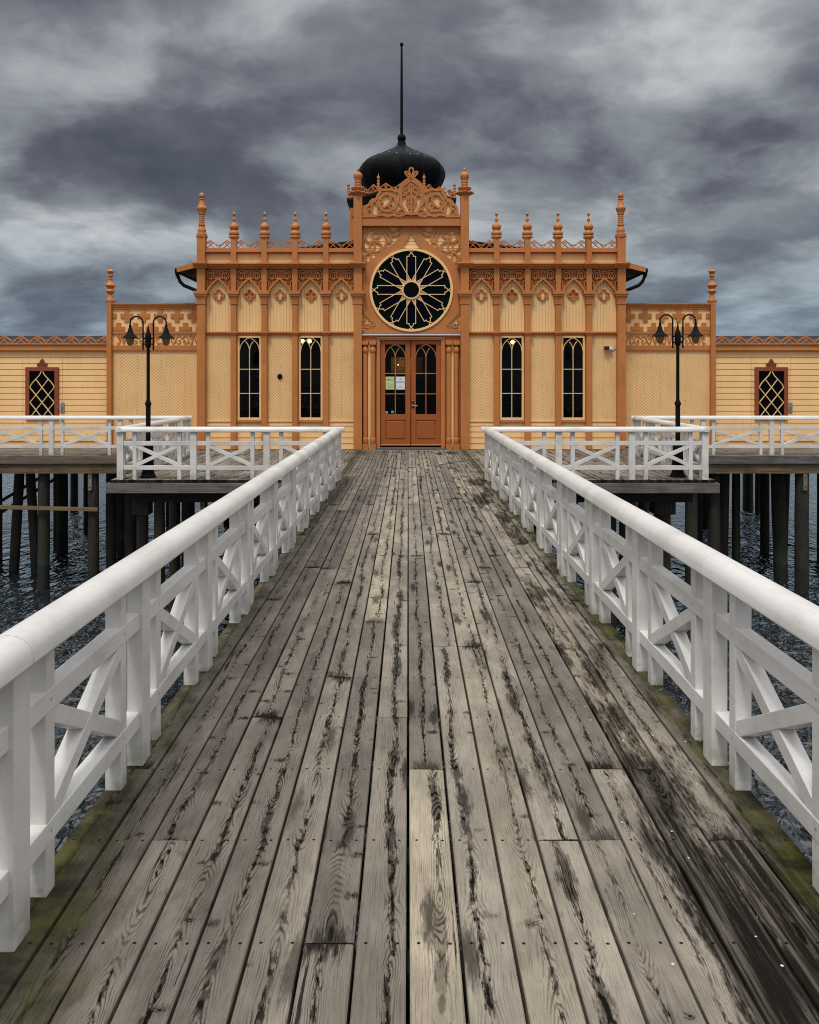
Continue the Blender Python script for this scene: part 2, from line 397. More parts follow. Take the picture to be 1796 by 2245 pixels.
def sea_mat():
    m, t, b = new_mat("sea_water")
    o = t.pos(); x, y, z = t.xyz(o)
    v = t.vec(x, t.mul(y, .55), z)
    n1 = t.noise(v, 2.3, 2, .5, 1.0)
    n2 = t.noise(v, 5.5, 2, .5, .6)
    n3 = t.noise(v, .5, 2, .5)
    h = t.add(t.add(n1, t.mul(n2, .40)), t.mul(n3, .8))
    b.inputs['Base Color'].default_value = (0.016, 0.020, 0.022, 1)
    b.inputs['Roughness'].default_value = .06
    b.inputs['IOR'].default_value = 1.8
    t.put(b.inputs['Normal'], t.bump(h, 1.0, .30))
    return m
SEA = sea_mat()

# ------------------------------------------------------------------ mesh helpers
_jit = [0]
def jit(step=.0009, n=9):
    _jit[0] = (_jit[0] + 1) % n
    return _jit[0] * step

def clip(poly, axis, val, keep_less):
    out = []
    n = len(poly)
    for i in range(n):
        a, b = poly[i], poly[(i + 1) % n]
        ia = (a[axis] <= val) if keep_less else (a[axis] >= val)
        ib = (b[axis] <= val) if keep_less else (b[axis] >= val)
        if ia: out.append(a)
        if ia != ib:
            f = (val - a[axis]) / (b[axis] - a[axis])
            out.append((a[0] + f * (b[0] - a[0]), a[1] + f * (b[1] - a[1])))
    return out
def clip_rect(poly, x0, x1, z0, z1):
    for ax, v, k in ((0, x1, True), (0, x0, False), (1, z1, True), (1, z0, False)):
        if len(poly) < 3: return []
        poly = clip(poly, ax, v, k)
    return poly if len(poly) >= 3 else []

class MB:
    def __init__(s): s.v = []; s.f = []
    def quad_box(s, a, b):
        pass
    def box(s, x0, x1, y0, y1, z0, z1):
        i = len(s.v)
        s.v += [(x0, y0, z0), (x1, y0, z0), (x1, y1, z0), (x0, y1, z0), (x0, y0, z1), (x1, y0, z1), (x1, y1, z1), (x0, y1, z1)]
        s.f += [(i, i + 3, i + 2, i + 1), (i + 4, i + 5, i + 6, i + 7), (i, i + 1, i + 5, i + 4), (i + 1, i + 2, i + 6, i + 5), (i + 2, i + 3, i + 7, i + 6), (i + 3, i, i + 4, i + 7)]
        return s
    def prism(s, poly, y0, y1):            # polygon in x,z pushed along y
        n = len(poly); i = len(s.v)
        ar = sum(poly[k][0] * poly[(k + 1) % n][1] - poly[(k + 1) % n][0] * poly[k][1] for k in range(n))
        if ar < 0: poly = poly[::-1]
        s.v += [(p[0], y0, p[1]) for p in poly] + [(p[0], y1, p[1]) for p in poly]
        s.f.append(tuple(range(i, i + n))); s.f.append(tuple(range(i + 2 * n - 1, i + n - 1, -1)))
        for k in range(n):
            l = (k + 1) % n
            s.f.append((i + k, i + n + k, i + n + l, i + l))
        return s
    def extrude_y(s, poly, y0, y1): return s.prism(poly, y0, y1)
    def board(s, x0, x1, z0, z1, yt, yb, back):   # a lapped board: bottom edge proud of its top edge
        i = len(s.v)
        s.v += [(x0, yb, z0), (x1, yb, z0), (x1, back, z0), (x0, back, z0), (x0, yt, z1), (x1, yt, z1), (x1, back, z1), (x0, back, z1)]
        s.f += [(i, i + 3, i + 2, i + 1), (i + 4, i + 5, i + 6, i + 7), (i, i + 1, i + 5, i + 4), (i + 1, i + 2, i + 6, i + 5), (i + 2, i + 3, i + 7, i + 6), (i + 3, i, i + 4, i + 7)]
        return s
    def ribbon(s, pts, wd, y0, y1, closed=False):
        n = len(pts)
        if n < 2: return s
        L, R = [], []
        for k in range(n):
            a = pts[k - 1] if (k > 0 or closed) else pts[k]
            b = pts[(k + 1) % n] if (k < n - 1 or closed) else pts[k]
            p = pts[k]
            d1 = Vector((p[0] - a[0], p[1] - a[1])); d2 = Vector((b[0] - p[0], b[1] - p[1]))
            if d1.length < 1e-9: d1 = d2
            if d2.length < 1e-9: d2 = d1
            d1 = d1.normalized(); d2 = d2.normalized()
            tn = (d1 + d2)
            tn = d1 if tn.length < 1e-6 else tn.normalized()
            nm = Vector((-tn.y, tn.x))
            sc = 1.0 / max(.45, nm.dot(Vector((-d1.y, d1.x))))
            ww = wd[k] if isinstance(wd, (list, tuple)) else wd
            L.append((p[0] + nm.x * ww / 2 * sc, p[1] + nm.y * ww / 2 * sc)); R.append((p[0] - nm.x * ww / 2 * sc, p[1] - nm.y * ww / 2 * sc))
        j = jit(); y0 = y0 - j
        i = len(s.v)
        for k in range(n):
            s.v += [(L[k][0], y0, L[k][1]), (R[k][0], y0, R[k][1]), (L[k][0], y1, L[k][1]), (R[k][0], y1, R[k][1])]
        m = n if closed else n - 1
        for k in range(m):
            a = i + 4 * k; b = i + 4 * ((k + 1) % n)
            s.f += [(a, a + 1, b + 1, b), (a, b, b + 2, a + 2), (a + 1, a + 3, b + 3, b + 1)]
        if not closed:
            a = i; b = i + 4 * (n - 1)
            s.f += [(a, a + 2, a + 3, a + 1), (b, b + 1, b + 3, b + 2)]
        return s
    def lathe(s, prof, cx=0, cy=0, cz=0, seg=20, wave=None, sq=False):
        i = len(s.v); n = len(prof)
        for (z, r) in prof:
            for k in range(seg):
                a = 2 * pi * (k + .5) / seg
                rr = r
                if wave and wave[0] <= z <= wave[1]: rr = r * (1 + wave[2] * cos(wave[3] * a))
                s.v.append((cx + rr * cos(a), cy + rr * sin(a), cz + z))
        for j in range(n - 1):
            for k in range(seg):
                l = (k + 1) % seg
                s.f.append((i + j * seg + k, i + j * seg + l, i + (j + 1) * seg + l, i + (j + 1) * seg + k))
        s.f.append(tuple(i + k for k in range(seg - 1, -1, -1)))
        s.f.append(tuple(i + (n - 1) * seg + k for k in range(seg)))
        return s
    def sq(s, prof, cx, cy, front_only=False):     # a stack of square frustums: (z, half width, half depth)
        i = len(s.v); n = len(prof)
        for (z, hx, hy) in prof:
            s.v += [(cx - hx, cy - hy, z), (cx + hx, cy - hy, z), (cx + hx, cy + hy, z), (cx - hx, cy + hy, z)]
        for j in range(n - 1):
            for k in range(4):
                l = (k + 1) % 4
                s.f.append((i + 4 * j + k, i + 4 * j + l, i + 4 * j + 4 + l, i + 4 * j + 4 + k))
        s.f.append((i + 3, i + 2, i + 1, i)); e = i + 4 * (n - 1); s.f.append((e, e + 1, e + 2, e + 3))
        return s
    def tube(s, pts, r, seg=10):
        pts = [Vector(p) for p in pts]; n = len(pts); i = len(s.v)
        for k in range(n):
            a = pts[max(0, k - 1)]; b = pts[min(n - 1, k + 1)]
            t = (b - a).normalized()
            up = Vector((0, 0, 1)) if abs(t.z) < .95 else Vector((0, 1, 0))
            e1 = t.cross(up).normalized(); e2 = t.cross(e1)
            rr = r[k] if isinstance(r, (list, tuple)) else r
            for q in range(seg):
                an = 2 * pi * q / seg
                s.v.append(tuple(pts[k] + e1 * rr * cos(an) + e2 * rr * sin(an)))
        for k in range(n - 1):
            for q in range(seg):
                l = (q + 1) % seg
                s.f.append((i + k * seg + q, i + (k + 1) * seg + q, i + (k + 1) * seg + l, i + k * seg + l))
        s.f.append(tuple(i + q for q in range(seg))); s.f.append(tuple(i + (n - 1) * seg + q for q in range(seg - 1, -1, -1)))
        return s
    def bar(s, p, q, wd, dp):              # rectangular bar between two points
        p, q = Vector(p), Vector(q); t = (q - p).normalized()
        up = Vector((0, 0, 1)) if abs(t.z) < .95 else Vector((0, 1, 0))
        e1 = t.cross(up).normalized() * wd / 2; e2 = t.cross(e1).normalized() * dp / 2
        i = len(s.v)
        for c in (p, q):
            s.v += [tuple(c - e1 - e2), tuple(c + e1 - e2), tuple(c + e1 + e2), tuple(c - e1 + e2)]
        s.f += [(i + 3, i + 2, i + 1, i), (i + 4, i + 5, i + 6, i + 7)]
        for k in range(4):
            l = (k + 1) % 4; s.f.append((i + k, i + l, i + 4 + l, i + 4 + k))
        return s
    def mesh(s, name, mat, org=(0, 0, 0), smooth=None, fix=True):
        me = bpy.data.meshes.new(name)
        me.from_pydata([(a - org[0], b - org[1], c - org[2]) for a, b, c in s.v], [], s.f)
        if fix:
            bm = bmesh.new(); bm.from_mesh(me); bmesh.ops.recalc_face_normals(bm, faces=bm.faces); bm.to_mesh(me); bm.free()
        me.materials.append(mat)
        if smooth is not None:
            me.polygons.foreach_set('use_smooth', [True] * len(me.polygons))
            me.set_sharp_from_angle(angle=radians(smooth))
        me.update()
        return me
    def build(s, name, mat, parent=None, org=(0, 0, 0), loc=None, smooth=None, bevel=0, label=None):
        me = s.mesh(name, mat, org, smooth)
        return link(name, me, parent, loc, bevel, label)

def link(name, me, parent=None, loc=None, bevel=0, label=None):
    o = bpy.data.objects.new(name, me); COL.objects.link(o)
    if parent: o.parent = parent
    if loc: o.location = loc
    if bevel:
        md = o.modifiers.new('edges', 'BEVEL'); md.width = bevel; md.segments = 2; md.limit_method = 'ANGLE'; md.angle_limit = radians(40)
        md.harden_normals = False
    if label: o['label'] = label
    return o

def thing(name, label, cat, loc=(0, 0, 0), rot=0, group=None):
    o = bpy.data.objects.new(name, None); COL.objects.link(o)
    o.empty_display_size = .2
    o.location = loc; o.rotation_euler = (0, 0, rot)
    o['label'] = label; o['category'] = cat
    if group: o['group'] = group
    return o
def tag(o, label, cat, group=None):
    o['label'] = label; o['category'] = cat
    if group: o['group'] = group
    return o
def struct(o):
    o['kind'] = 'structure'; return o

def arc(cx, cz, r, a0, a1, n=16, rz=None):
    rz = r if rz is None else rz
    return [(cx + r * cos(radians(a0 + (a1 - a0) * k / n)), cz + rz * sin(radians(a0 + (a1 - a0) * k / n))) for k in range(n + 1)]
def spiral(cx, cz, r0, r1, a0, a1, n=30):
    return [(cx + (r0 + (r1 - r0) * k / n) * cos(radians(a0 + (a1 - a0) * k / n)), cz + (r0 + (r1 - r0) * k / n) * sin(radians(a0 + (a1 - a0) * k / n))) for k in range(n + 1)]
def smooth_path(pts, sub=6, closed=False):
    out = []; n = len(pts)
    rng = range(n if closed else n - 1)
    g = (lambda i: pts[i % n]) if closed else (lambda i: pts[min(max(i, 0), n - 1)])
    for i in rng:
        p0, p1, p2, p3 = g(i - 1), g(i), g(i + 1), g(i + 2)
        for k in range(sub):
            t = k / sub
            out.append(tuple(.5 * ((2 * p1[c]) + (-p0[c] + p2[c]) * t + (2 * p0[c] - 5 * p1[c] + 4 * p2[c] - p3[c]) * t * t + (-p0[c] + 3 * p1[c] - 3 * p2[c] + p3[c]) * t ** 3) for c in (0, 1)))
    if not closed: out.append(pts[-1])
    return out
def mirror(pts): return [(-p[0], p[1]) for p in pts]

# ------------------------------------------------------------------ sea
sea = MB(); R_ = 9000
sea.v = [(-R_, -R_, -3), (R_, -R_, -3), (R_, R_, -3), (-R_, R_, -3)]; sea.f = [(0, 1, 2, 3)]
struct(sea.build('sea', SEA))

# ------------------------------------------------------------------ decks
def deck(name, x0, x1, y0, y1, mat, pitch=.15, edge0=None, seglen=(3.2, 5.4), gap=.0100, loc=(0, 0, 0), rot=0, thick=.048):
    """boards along local Y from y0 to y1, every board cut into lengths that butt on the joists"""
    vs, fs, pu, v0, v1, rn = [], [], [], [], [], []
    xe = x0 if edge0 is None else edge0
    k = 0
    while xe < x1 - .02:
        xa, xb = max(xe, x0), min(xe + pitch - gap, x1)
        xc = xe + (pitch - gap) / 2
        y = y0; first = True
        while y < y1 - .01:
            L = random.uniform(*seglen)
            if first: L *= random.uniform(.25, 1); first = False
            ye = y + L
            ye = 2.44 + round((ye - 2.44) / .55) * .55 if mat is DECK or True else ye
            if ye <= y + .3: ye = y + .55
            if y1 - ye < .5: ye = y1
            rnd = (random.random(), random.random(), random.random())
            dz = random.uniform(-.0018, .0018); tl = random.uniform(-.0012, .0012)
            yb, yt = y + .001, ye - .0015
            jx = random.uniform(-.0008, .0008)
            cuts = max(2, int((yt - yb) / 1.0) + 1)
            i = len(vs)
            ch = .0035
            ring = [(xa + jx, -thick), (xa + jx, -ch), (xa + jx + ch, 0), (xb + jx - ch, 0), (xb + jx, -ch), (xb + jx, -thick)]
            bow = random.uniform(-.001, .001)
            for c in range(cuts):
                yy = yb + (yt - yb) * c / (cuts - 1)
                for (xx, zz_) in ring:
                    vs.append((xx + bow * sin(pi * c / (cuts - 1)), yy, zz_ + dz + tl * (xx - xc) / pitch * 2))
                    pu.append(xx - xc); v0.append(yy - yb); v1.append(yt - yy)
            for c in range(cuts - 1):
                a = i + 6 * c; b = a + 6
                for q in range(5):
                    fs.append((a + q, b + q, b + q + 1, a + q + 1)); rn.append(rnd)
                fs.append((a + 5, b + 5, b, a)); rn.append(rnd)
            fs.append(tuple(range(i + 5, i - 1, -1))); rn.append(rnd)
            e = i + 6 * (cuts - 1); fs.append(tuple(range(e, e + 6))); rn.append(rnd)
            y = ye
        xe += pitch; k += 1
    me = bpy.data.meshes.new(name); me.from_pydata(vs, [], fs)
    for nm, arr in (('pu', pu), ('v0', v0), ('v1', v1)):
        at = me.attributes.new(nm, 'FLOAT', 'POINT'); at.data.foreach_set('value', arr)
    at = me.attributes.new('rnd', 'FLOAT_VECTOR', 'FACE'); at.data.foreach_set('vector', [c for r in rn for c in r])
    bm = bmesh.new(); bm.from_mesh(me); bmesh.ops.recalc_face_normals(bm, faces=bm.faces); bm.to_mesh(me); bm.free()
    me.materials.append(mat); me.update()
    o = bpy.data.objects.new(name, me); COL.objects.link(o); o.location = loc; o.rotation_euler = (0, 0, rot)
    return struct(o)

YP, YW, YF, YS = 14.06, 18.78, 20.40, 21.00       # platform edge, walkway edge, pavilion front, side wing front
XP = 4.90
bw = deck('boardwalk', -1.27, 1.28, -2.3, 20.17, DECK)
pl = deck('platform_deck', -4.98, -1.276, YP, 20.17, DECK2, edge0=-4.98)
pr = deck('platform_deck', 1.286, 4.98, YP, 20.17, DECK2, edge0=1.286)
# walkways: boards along X (local Y turned a quarter)
wl = deck('walkway', YW, YS - .01, 4.986, 14.2, DECK2, rot=pi / 2)
wr = deck('walkway', -(YS - .01), -YW, 4.986, 14.2, DECK2, rot=-pi / 2)
th = deck('threshold_boards', 20.174, YF + .05, -4.98, 4.98, DECK2, pitch=.14, rot=pi / 2)
for o in (bw, pl, pr, wl, wr, th): pass

def sub_boards(parent, name, mat, boxes, bevel=.004):
    for b_ in boxes:
        # world box -> parent's own axes
        x0, x1, y0, y1, z0, z1 = b_
        r = parent.rotation_euler[2]
        if abs(r) > .1:
            c, s_ = cos(-r), sin(-r)
            pts = [(c * x - s_ * y, s_ * x + c * y) for x in (x0, x1) for y in (y0, y1)]
            x0, x1 = min(p[0] for p in pts), max(p[0] for p in pts); y0, y1 = min(p[1] for p in pts), max(p[1] for p in pts)
        MB().box(x0, x1, y0, y1, z0, z1).build(name, mat, parent, bevel=bevel)
# joists under the boardwalk (dark through the gaps), stringers, platform beams
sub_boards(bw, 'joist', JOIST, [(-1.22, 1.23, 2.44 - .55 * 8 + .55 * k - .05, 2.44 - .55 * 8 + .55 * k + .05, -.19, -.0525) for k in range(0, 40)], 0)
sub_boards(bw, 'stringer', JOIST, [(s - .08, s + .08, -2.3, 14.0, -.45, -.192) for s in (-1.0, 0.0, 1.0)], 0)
for o, sg in ((pl, -1), (pr, 1)):
    xs = sorted((sg * 1.3, sg * 4.9))
    sub_boards(o, 'joist', JOIST, [(xs[0], xs[1], 14.54 + .55 * k - .05, 14.54 + .55 * k + .05, -.19, -.0525) for k in range(11)], 0)
    xs = sorted((sg * 1.25, sg * 5.04))
    sub_boards(o, 'edge_beam', BEAMG, [(xs[0], xs[1], YP - .035, YP + .09, -.215, -.050)])
    sub_boards(o, 'edge_beam', BEAMG, [tuple(sorted((sg * 4.90, sg * 4.985))) + (YP + .092, YW - .10, -.215, -.050)])
    sub_boards(o, 'cross_beam', JOIST, [(min(sg * 1.2, sg * 4.8), max(sg * 1.2, sg * 4.8), yb - .1, yb + .1, -.45, -.22) for yb in (14.75, 16.6, 18.4)], 0)
for o, sg in ((wl, -1), (wr, 1)):
    xs = tuple(sorted((sg * 4.99, sg * 14.2)))
    sub_boards(o, 'fascia_board', FASC_Y if sg < 0 else BEAMG_Y, [xs + (YW - .03, YW - .002, -.178, .002)])
    sub_boards(o, 'edge_beam', BEAMY_Y, [xs + (YW + .03, YW + .22, -.400, -.182)])
    sub_boards(o, 'joist', JOIST, [(xs[0], xs[1], YW + .5, YW + .62, -.40, -.04), (xs[0], xs[1], YS - .4, YS - .2, -.40, -.04)], 0)
fl = MB().box(-14.2, 14.2, YF + .06, 31, -.42, -.05).build('pier_floor', JOIST); struct(fl)

# ------------------------------------------------------------------ railings
PZ, HT = .785, .088
def d_profile(wd=.15, n=10):
    pr_ = [(-wd / 2 + .006, 0), (wd / 2 - .006, 0), (wd / 2, .008)]
    for k in range(1, n):
        a = pi * k / n
        pr_.append((wd / 2 * cos(a), .010 + (HT - .010) * (sin(a) ** .8)))
    pr_.append((-wd / 2, .008))
    return pr_
def handrail_mesh(L, cap0=False, cap1=False):
    mb = MB(); pr_ = d_profile(); n = len(pr_)
    st = []
    if cap0: st += [(-.075 * cos(a), .05 + .95 * sin(a)) for a in (0.0, .25, .55, .95)]
    st.append((0.0, 1.0)); st.append((L, 1.0))
    if cap1: st += [(L + .075 * cos(a), .05 + .95 * sin(a)) for a in (.95, .55, .25, 0.0)]
    for (s_, sc) in st:
        mb.v += [(s_, t * sc, z) for t, z in pr_]
    for k in range(len(st) - 1):
        for q in range(n):
            l = (q + 1) % n
            mb.f.append((k * n + q, k * n + l, (k + 1) * n + l, (k + 1) * n + q))
    mb.f.append(tuple(range(n))); mb.f.append(tuple((len(st) - 1) * n + q for q in range(n - 1, -1, -1)))
    return mb.mesh('handrail', WHITE, smooth=42)
def box_mesh(name, *a): return MB().box(*a).mesh(name, WHITE)
_post = box_mesh('post', -.0525, .0525, 0, .067, 0, PZ + .004)
_balu = box_mesh('baluster', -.0325, .0325, .017, .082, 0, PZ + .003)
def brace_mesh(B, flip):
    s0, s1, z0, z1 = .235 + .030, B - .235 - .030,   .228, .568
    a = (s0, z0 + .014) if not flip else (s0, z1 - .014); b = (s1, z1 - .014) if not flip else (s1, z0 + .014)
    dx_, dz_ = b[0] - a[0], b[1] - a[1]; L = sqrt(dx_ * dx_ + dz_ * dz_); nx, nz = -dz_ / L * .030, dx_ / L * .030
    ex, ez = dx_ / L * .08, dz_ / L * .08
    poly = [(a[0] - ex + nx, a[1] - ez + nz), (a[0] - ex - nx, a[1] - ez - nz), (b[0] + ex - nx, b[1] + ez - nz), (b[0] + ex + nx, b[1] + ez + nz)]
    poly = clip_rect(poly, s0, s1, z0, z1)
    y = (.0178, .0785) if not flip else (.0196, .0768)
    return MB().prism(poly, *y).mesh('brace', WHITE)
def railing(label, x, y, ang, B, n, skip=(), lift=0.0, cap0=True, cap1=True, seams=3):
    t = thing('railing', label, 'railing', (x, y, 0), ang)
    rail_l = box_mesh('rail', .04, B - .04, .0155, .076, .160, .230)
    rail_u = box_mesh('rail', .04, B - .04, .0155, .076, .566, .637)
    br = [brace_mesh(B, False), brace_mesh(B, True)]
    for k in range(n + 1):
        if k not in skip:
            link('post', _post, t, (k * B, 0, 0), .004)
    for k in range(n):
        for off in (.235, B - .235): link('baluster', _balu, t, (k * B + off, random.uniform(-.0012, .0012), 0), .004)
        for r_ in (rail_l, rail_u): link('rail', r_, t, (k * B, 0, random.uniform(-.003, .003)), .004)
        for b_ in br: link('brace', b_, t, (k * B, 0, 0), .003)
    L = n * B; k = 0.0
    cuts = [0.0]
    while cuts[-1] < L - seams * 1.4: cuts.append(cuts[-1] + seams)
    cuts.append(L)
    for i in range(len(cuts) - 1):
        a, b = cuts[i] + (.0012 if i else 0), cuts[i + 1] - (.0012 if i < len(cuts) - 2 else 0)
        me = handrail_mesh(b - a, cap0 and i == 0, cap1 and i == len(cuts) - 2)
        o = link('handrail', me, t, (a, .043, PZ + lift + random.uniform(0, .001)))
    return t
BW = 1.165
railing('long white timber railing on the left edge of the boardwalk, nearest to the viewer', -1.18, 14.1 - 13 * BW, pi / 2, BW, 13, lift=.0025, seams=3.495)
railing('long white timber railing on the right edge of the boardwalk, above the black stains', 1.19, 14.1, -pi / 2, BW, 13, lift=.0025, seams=3.495)
FB = (4.82 - 1.2) / 3
railing('short white railing facing us on the platform, in front of the left lamp post', -4.82, 14.07, 0, FB, 3, skip=(3,), seams=5)
railing('short white railing facing us on the platform, in front of the right lamp post', 1.2, 14.07, 0, FB, 3, skip=(0,), seams=5)
sang = atan2(.09, 4.7); SB = sqrt(.09 ** 2 + 4.66 ** 2) / 4
railing('white railing running back from the platform corner behind the left lamp post', -4.79, 14.10, pi / 2 + sang, SB, 4, skip=(0, 4), lift=.002, seams=5)
railing('white railing running back from the platform corner behind the right lamp post', 4.88, 14.10 + 4.66, -pi / 2 - sang, SB, 4, skip=(0, 4), lift=.002, seams=5)
WB = 1.51
railing('white railing along the walkway in front of the left side wing', -4.91 - 6 * WB, YW + .02, 0, WB, 6, seams=4.53)
railing('white railing along the walkway in front of the right side wing', 4.91, YW + .02, 0, WB, 6, seams=4.53)

# ------------------------------------------------------------------ piles
def pile_mesh(r=.12, h=4.0, lean=(0, 0), seed=0):
    rd = random.Random(seed); mb = MB(); seg = 14; rows = 9
    for j in range(rows):
        f = j / (rows - 1); z = -h + (h) * f
        for k in range(seg):
            a = 2 * pi * k / seg
            rr = r * (1 + .06 * sin(2 * a + seed) + rd.uniform(-.035, .035)) * (1.0 + .08 * (1 - f))
            mb.v.append((rr * cos(a) + lean[0] * (f - 1), rr * sin(a) + lean[1] * (f - 1), z))
    for j in range(rows - 1):
        for k in range(seg):
            l = (k + 1) % seg; mb.f.append((j * seg + k, j * seg + l, (j + 1) * seg + l, (j + 1) * seg + k))
    mb.f.append(tuple(range(seg - 1, -1, -1))); mb.f.append(tuple((rows - 1) * seg + k for k in range(seg)))
    return mb.mesh('pile', PILE, smooth=50)
def pile(px, Y, wpx, label, group=None, lean=(0, 0), seed=None, ztop=-.40, strap=False, cap=False, X=None):
    x = (px - CX) * Y / F + CAMX if X is None else X
    r = wpx * Y / F / 2 if wpx else random.uniform(.10, .14)
    me = pile_mesh(r, 3.9, lean, seed if seed is not None else random.randint(0, 999))
    o = link('pile', me, None, (x, Y, ztop)); tag(o, label, 'pile', group)
    if strap:
        st_ = MB().box(-.042, .042, -.03, .0, -.37, .175).build('batten', STRAPM, o, loc=(-.02 if px < 900 else .0, -r - .012, 0), bevel=.003)
        for zb in (-.3, -.08, .1):
            MB().tube([(0, -.042, zb), (0, -.028, zb)], .014, 8).build('bolt', BLK, st_)
    if cap:
        MB().box(-r * 1.35, r * 1.35, -r * 1.35, r * 1.35, -.24, 0).build('cap_block', PILE, o, bevel=.01)
    return o
# visible ones under the left walkway, then the right
pile(205, 19.0, 24, 'greenish pile with a bolted batten under the left walkway edge', strap=True, seed=3, ztop=-.402)
pile(97, 19.06, 25, 'frayed brown pile just left of the one with the bolted batten', seed=5, ztop=-.402, lean=(.02, 0))
pile(66, 20.6, 19, 'thin dark pile leaning right, second from the left picture edge', lean=(-.22, 0), seed=8)
pile(44, 20.9, 21, 'thin dark pile leaning left under the left walkway', lean=(.22, 0), seed=9)
pile(244, 20.2, 23, 'dark pile just right of the green one with the bolted batten', seed=11)
pile(126, 24.0, 16, 'slim black pile behind the frayed brown one', seed=12)
pile(163, 30.5, 15, 'distant pile with a pale worn patch, alone in open water on the left', seed=13)
pile(190, 26.0, 12, 'thin black pile behind the green pile on the left', seed=14)
pile(-8, 22.0, 24, 'dark pile cut by the left picture edge', seed=15)
pile(313, 14.9, 26, 'grey pile under the left platform corner with a square cap', cap=True, seed=16, ztop=-.45)
pile(383, 16.7, 25, 'grey pile under the middle of the left platform', seed=17, ztop=-.45)
pile(449, 14.9, 13, 'narrow post with a bolted batten under the left platform edge', strap=True, seed=18, ztop=-.222)
pile(1758, 19.0, 27, 'thick dark pile with a bolted batten near the right picture edge', strap=True, seed=21, ztop=-.402)
pile(1704, 20.0, 27, 'tapering dark pile under the right walkway, narrower at the water', lean=(-.14, 0), seed=22)
pile(1722, 21.2, 20, 'dark pile half hidden behind the tapering one on the right', lean=(.12, 0), seed=23)
pile(1614, 20.4, 18, 'slim straight black pile under the right walkway', seed=24)
pile(1566, 19.4, 26, 'black pile right behind the right platform corner', seed=25)
pile(1589, 20.4, 22, 'black leaning pile touching the one behind the right platform corner', lean=(.1, 0), seed=26)
pile(1516, 19.25, 25, 'mossy green pile under the right platform side', seed=27)
pile(1452, 15.0, 34, 'stout mossy pile under the right platform, nearest to us', cap=True, seed=28, ztop=-.45)
pile(1410, 16.7, 24, 'olive pile under the right platform, next to the stout one', seed=29, ztop=-.45)
pile(1640, 31.0, 22, 'far black pile standing in open water on the right', seed=30)
pile(1662, 30.0, 13, 'thin far pile beside the far black one on the right', seed=31)
pile(1800, 22.0, 16, 'dark pile cut by the right picture edge', seed=32)
for px, Y in ((1368, 16.8), (1340, 15.2), (1385, 18.6), (350, 19.6), (285, 20.0), (410, 20.8), (268, 22.5), (300, 24.6)):
    pile(px, Y, 22, 'dark pile in the shade under the platform', 'shaded piles under the platform', ztop=-.45)
for X in (-9.5, -7.6, -5.8, -4.2, -2.6, -.9, .9, 2.6, 4.2, 5.8, 7.6, 9.5):
    for Y in (23.2, 27.5):
        pile(0, Y, None, 'dark pile in the shade under the bathhouse floor', 'shaded piles under the bathhouse', X=X + random.uniform(-.25, .25))
for X in (-1.0, 1.0):
    for Y in (1.2, 5.0, 9.0, 12.8):
        pile(0, Y, 0, 'dark pile under the boardwalk planks', 'piles under the boardwalk', X=X, ztop=-.455)
o = MB().bar((-9.35, 18.86, -1.14), (-6.9, 18.80, -1.19), .05, .085).build('timber_brace', BEAMY, bevel=.006)
tag(o, 'thin tan timber nailed level across the piles under the left walkway', 'timber')
for a in (((-10.6, 21.5, -1.55), (-9.0, 22.6, -.42)), ((-10.5, 21.7, -1.75), (-8.9, 22.8, -.6))):
    o = MB().bar(a[0], a[1], .05, .07).build('diagonal_brace', PILE)
    tag(o, 'dark diagonal strut between the piles at the far left', 'strut', 'diagonal struts at the far left')

# ------------------------------------------------------------------ lamp posts
def lamp_post(label, x, y, dz=0.0):
    t = thing('lamp_post', label, 'lamp', (x, y, 0), 0, 'lamp posts on the platform')
    MB().lathe([(0, .138), (.02, .138), (.05, .112), (.10, .098), (.20, .094), (.46, .084), (.50, .088), (.53, .082), (.56, .050), (.60, .044)], seg=16).build('base', BLK, t, smooth=35)
    MB().lathe([(.60, .040), (1.21, .040), (1.215, .050), (1.25, .054), (1.27, .046), (1.30, .032), (1.32, .029), (2.22 + dz, .027)], seg=16).build('pole', BLK, t, smooth=35)
    MB().lathe([(2.19, .030), (2.21, .046), (2.25, .050), (2.36, .050), (2.42, .046), (2.46, .026), (2.50, .018), (2.60, .003)], seg=12).build('finial', BLK, t, loc=(0, 0, dz), smooth=35)
    for s in (-1, 1):
        p = [(s * .087, 0, 2.15), (s * .087, 0, 2.40), (s * .087, 0, 2.61)]
        p += [(s * (.195 - .108 * cos(a)), 0, 2.61 + .108 * sin(a)) for a in [pi * k / 12 for k in range(1, 12)]]
        p += [(s * .303, 0, 2.60), (s * .303, 0, 2.54)]
        arm = MB().tube(p, .0135, 10)
        for zb in (2.25, 2.35): arm.tube([(s * .03, 0, zb), (s * .095, 0, zb)], .013, 8)
        arm.build('arm', BLK, t, loc=(0, 0, dz), smooth=50)
        sh = MB().lathe([(2.575, .014), (2.57, .022), (2.55, .024), (2.535, .018), (2.52, .030), (2.46, .044), (2.42, .066), (2.38, .105), (2.355, .134), (2.348, .134), (2.36, .10), (2.37, .02)], cx=s * .303, seg=20).build('lamp_shade', BLK, t, loc=(0, 0, dz), smooth=35)
        MB().lathe([(2.365, .066), (2.34, .068), (2.29, .064), (2.25, .050), (2.23, .032), (2.222, .008)], cx=s * .303, seg=16).build('globe', AMBG, sh, smooth=60)
    return t
lamp_post('black double lamp post standing in the left corner of the platform', -4.46, 14.42)
lamp_post('black double lamp post standing in the right corner of the platform', 4.515, 14.55, .04)

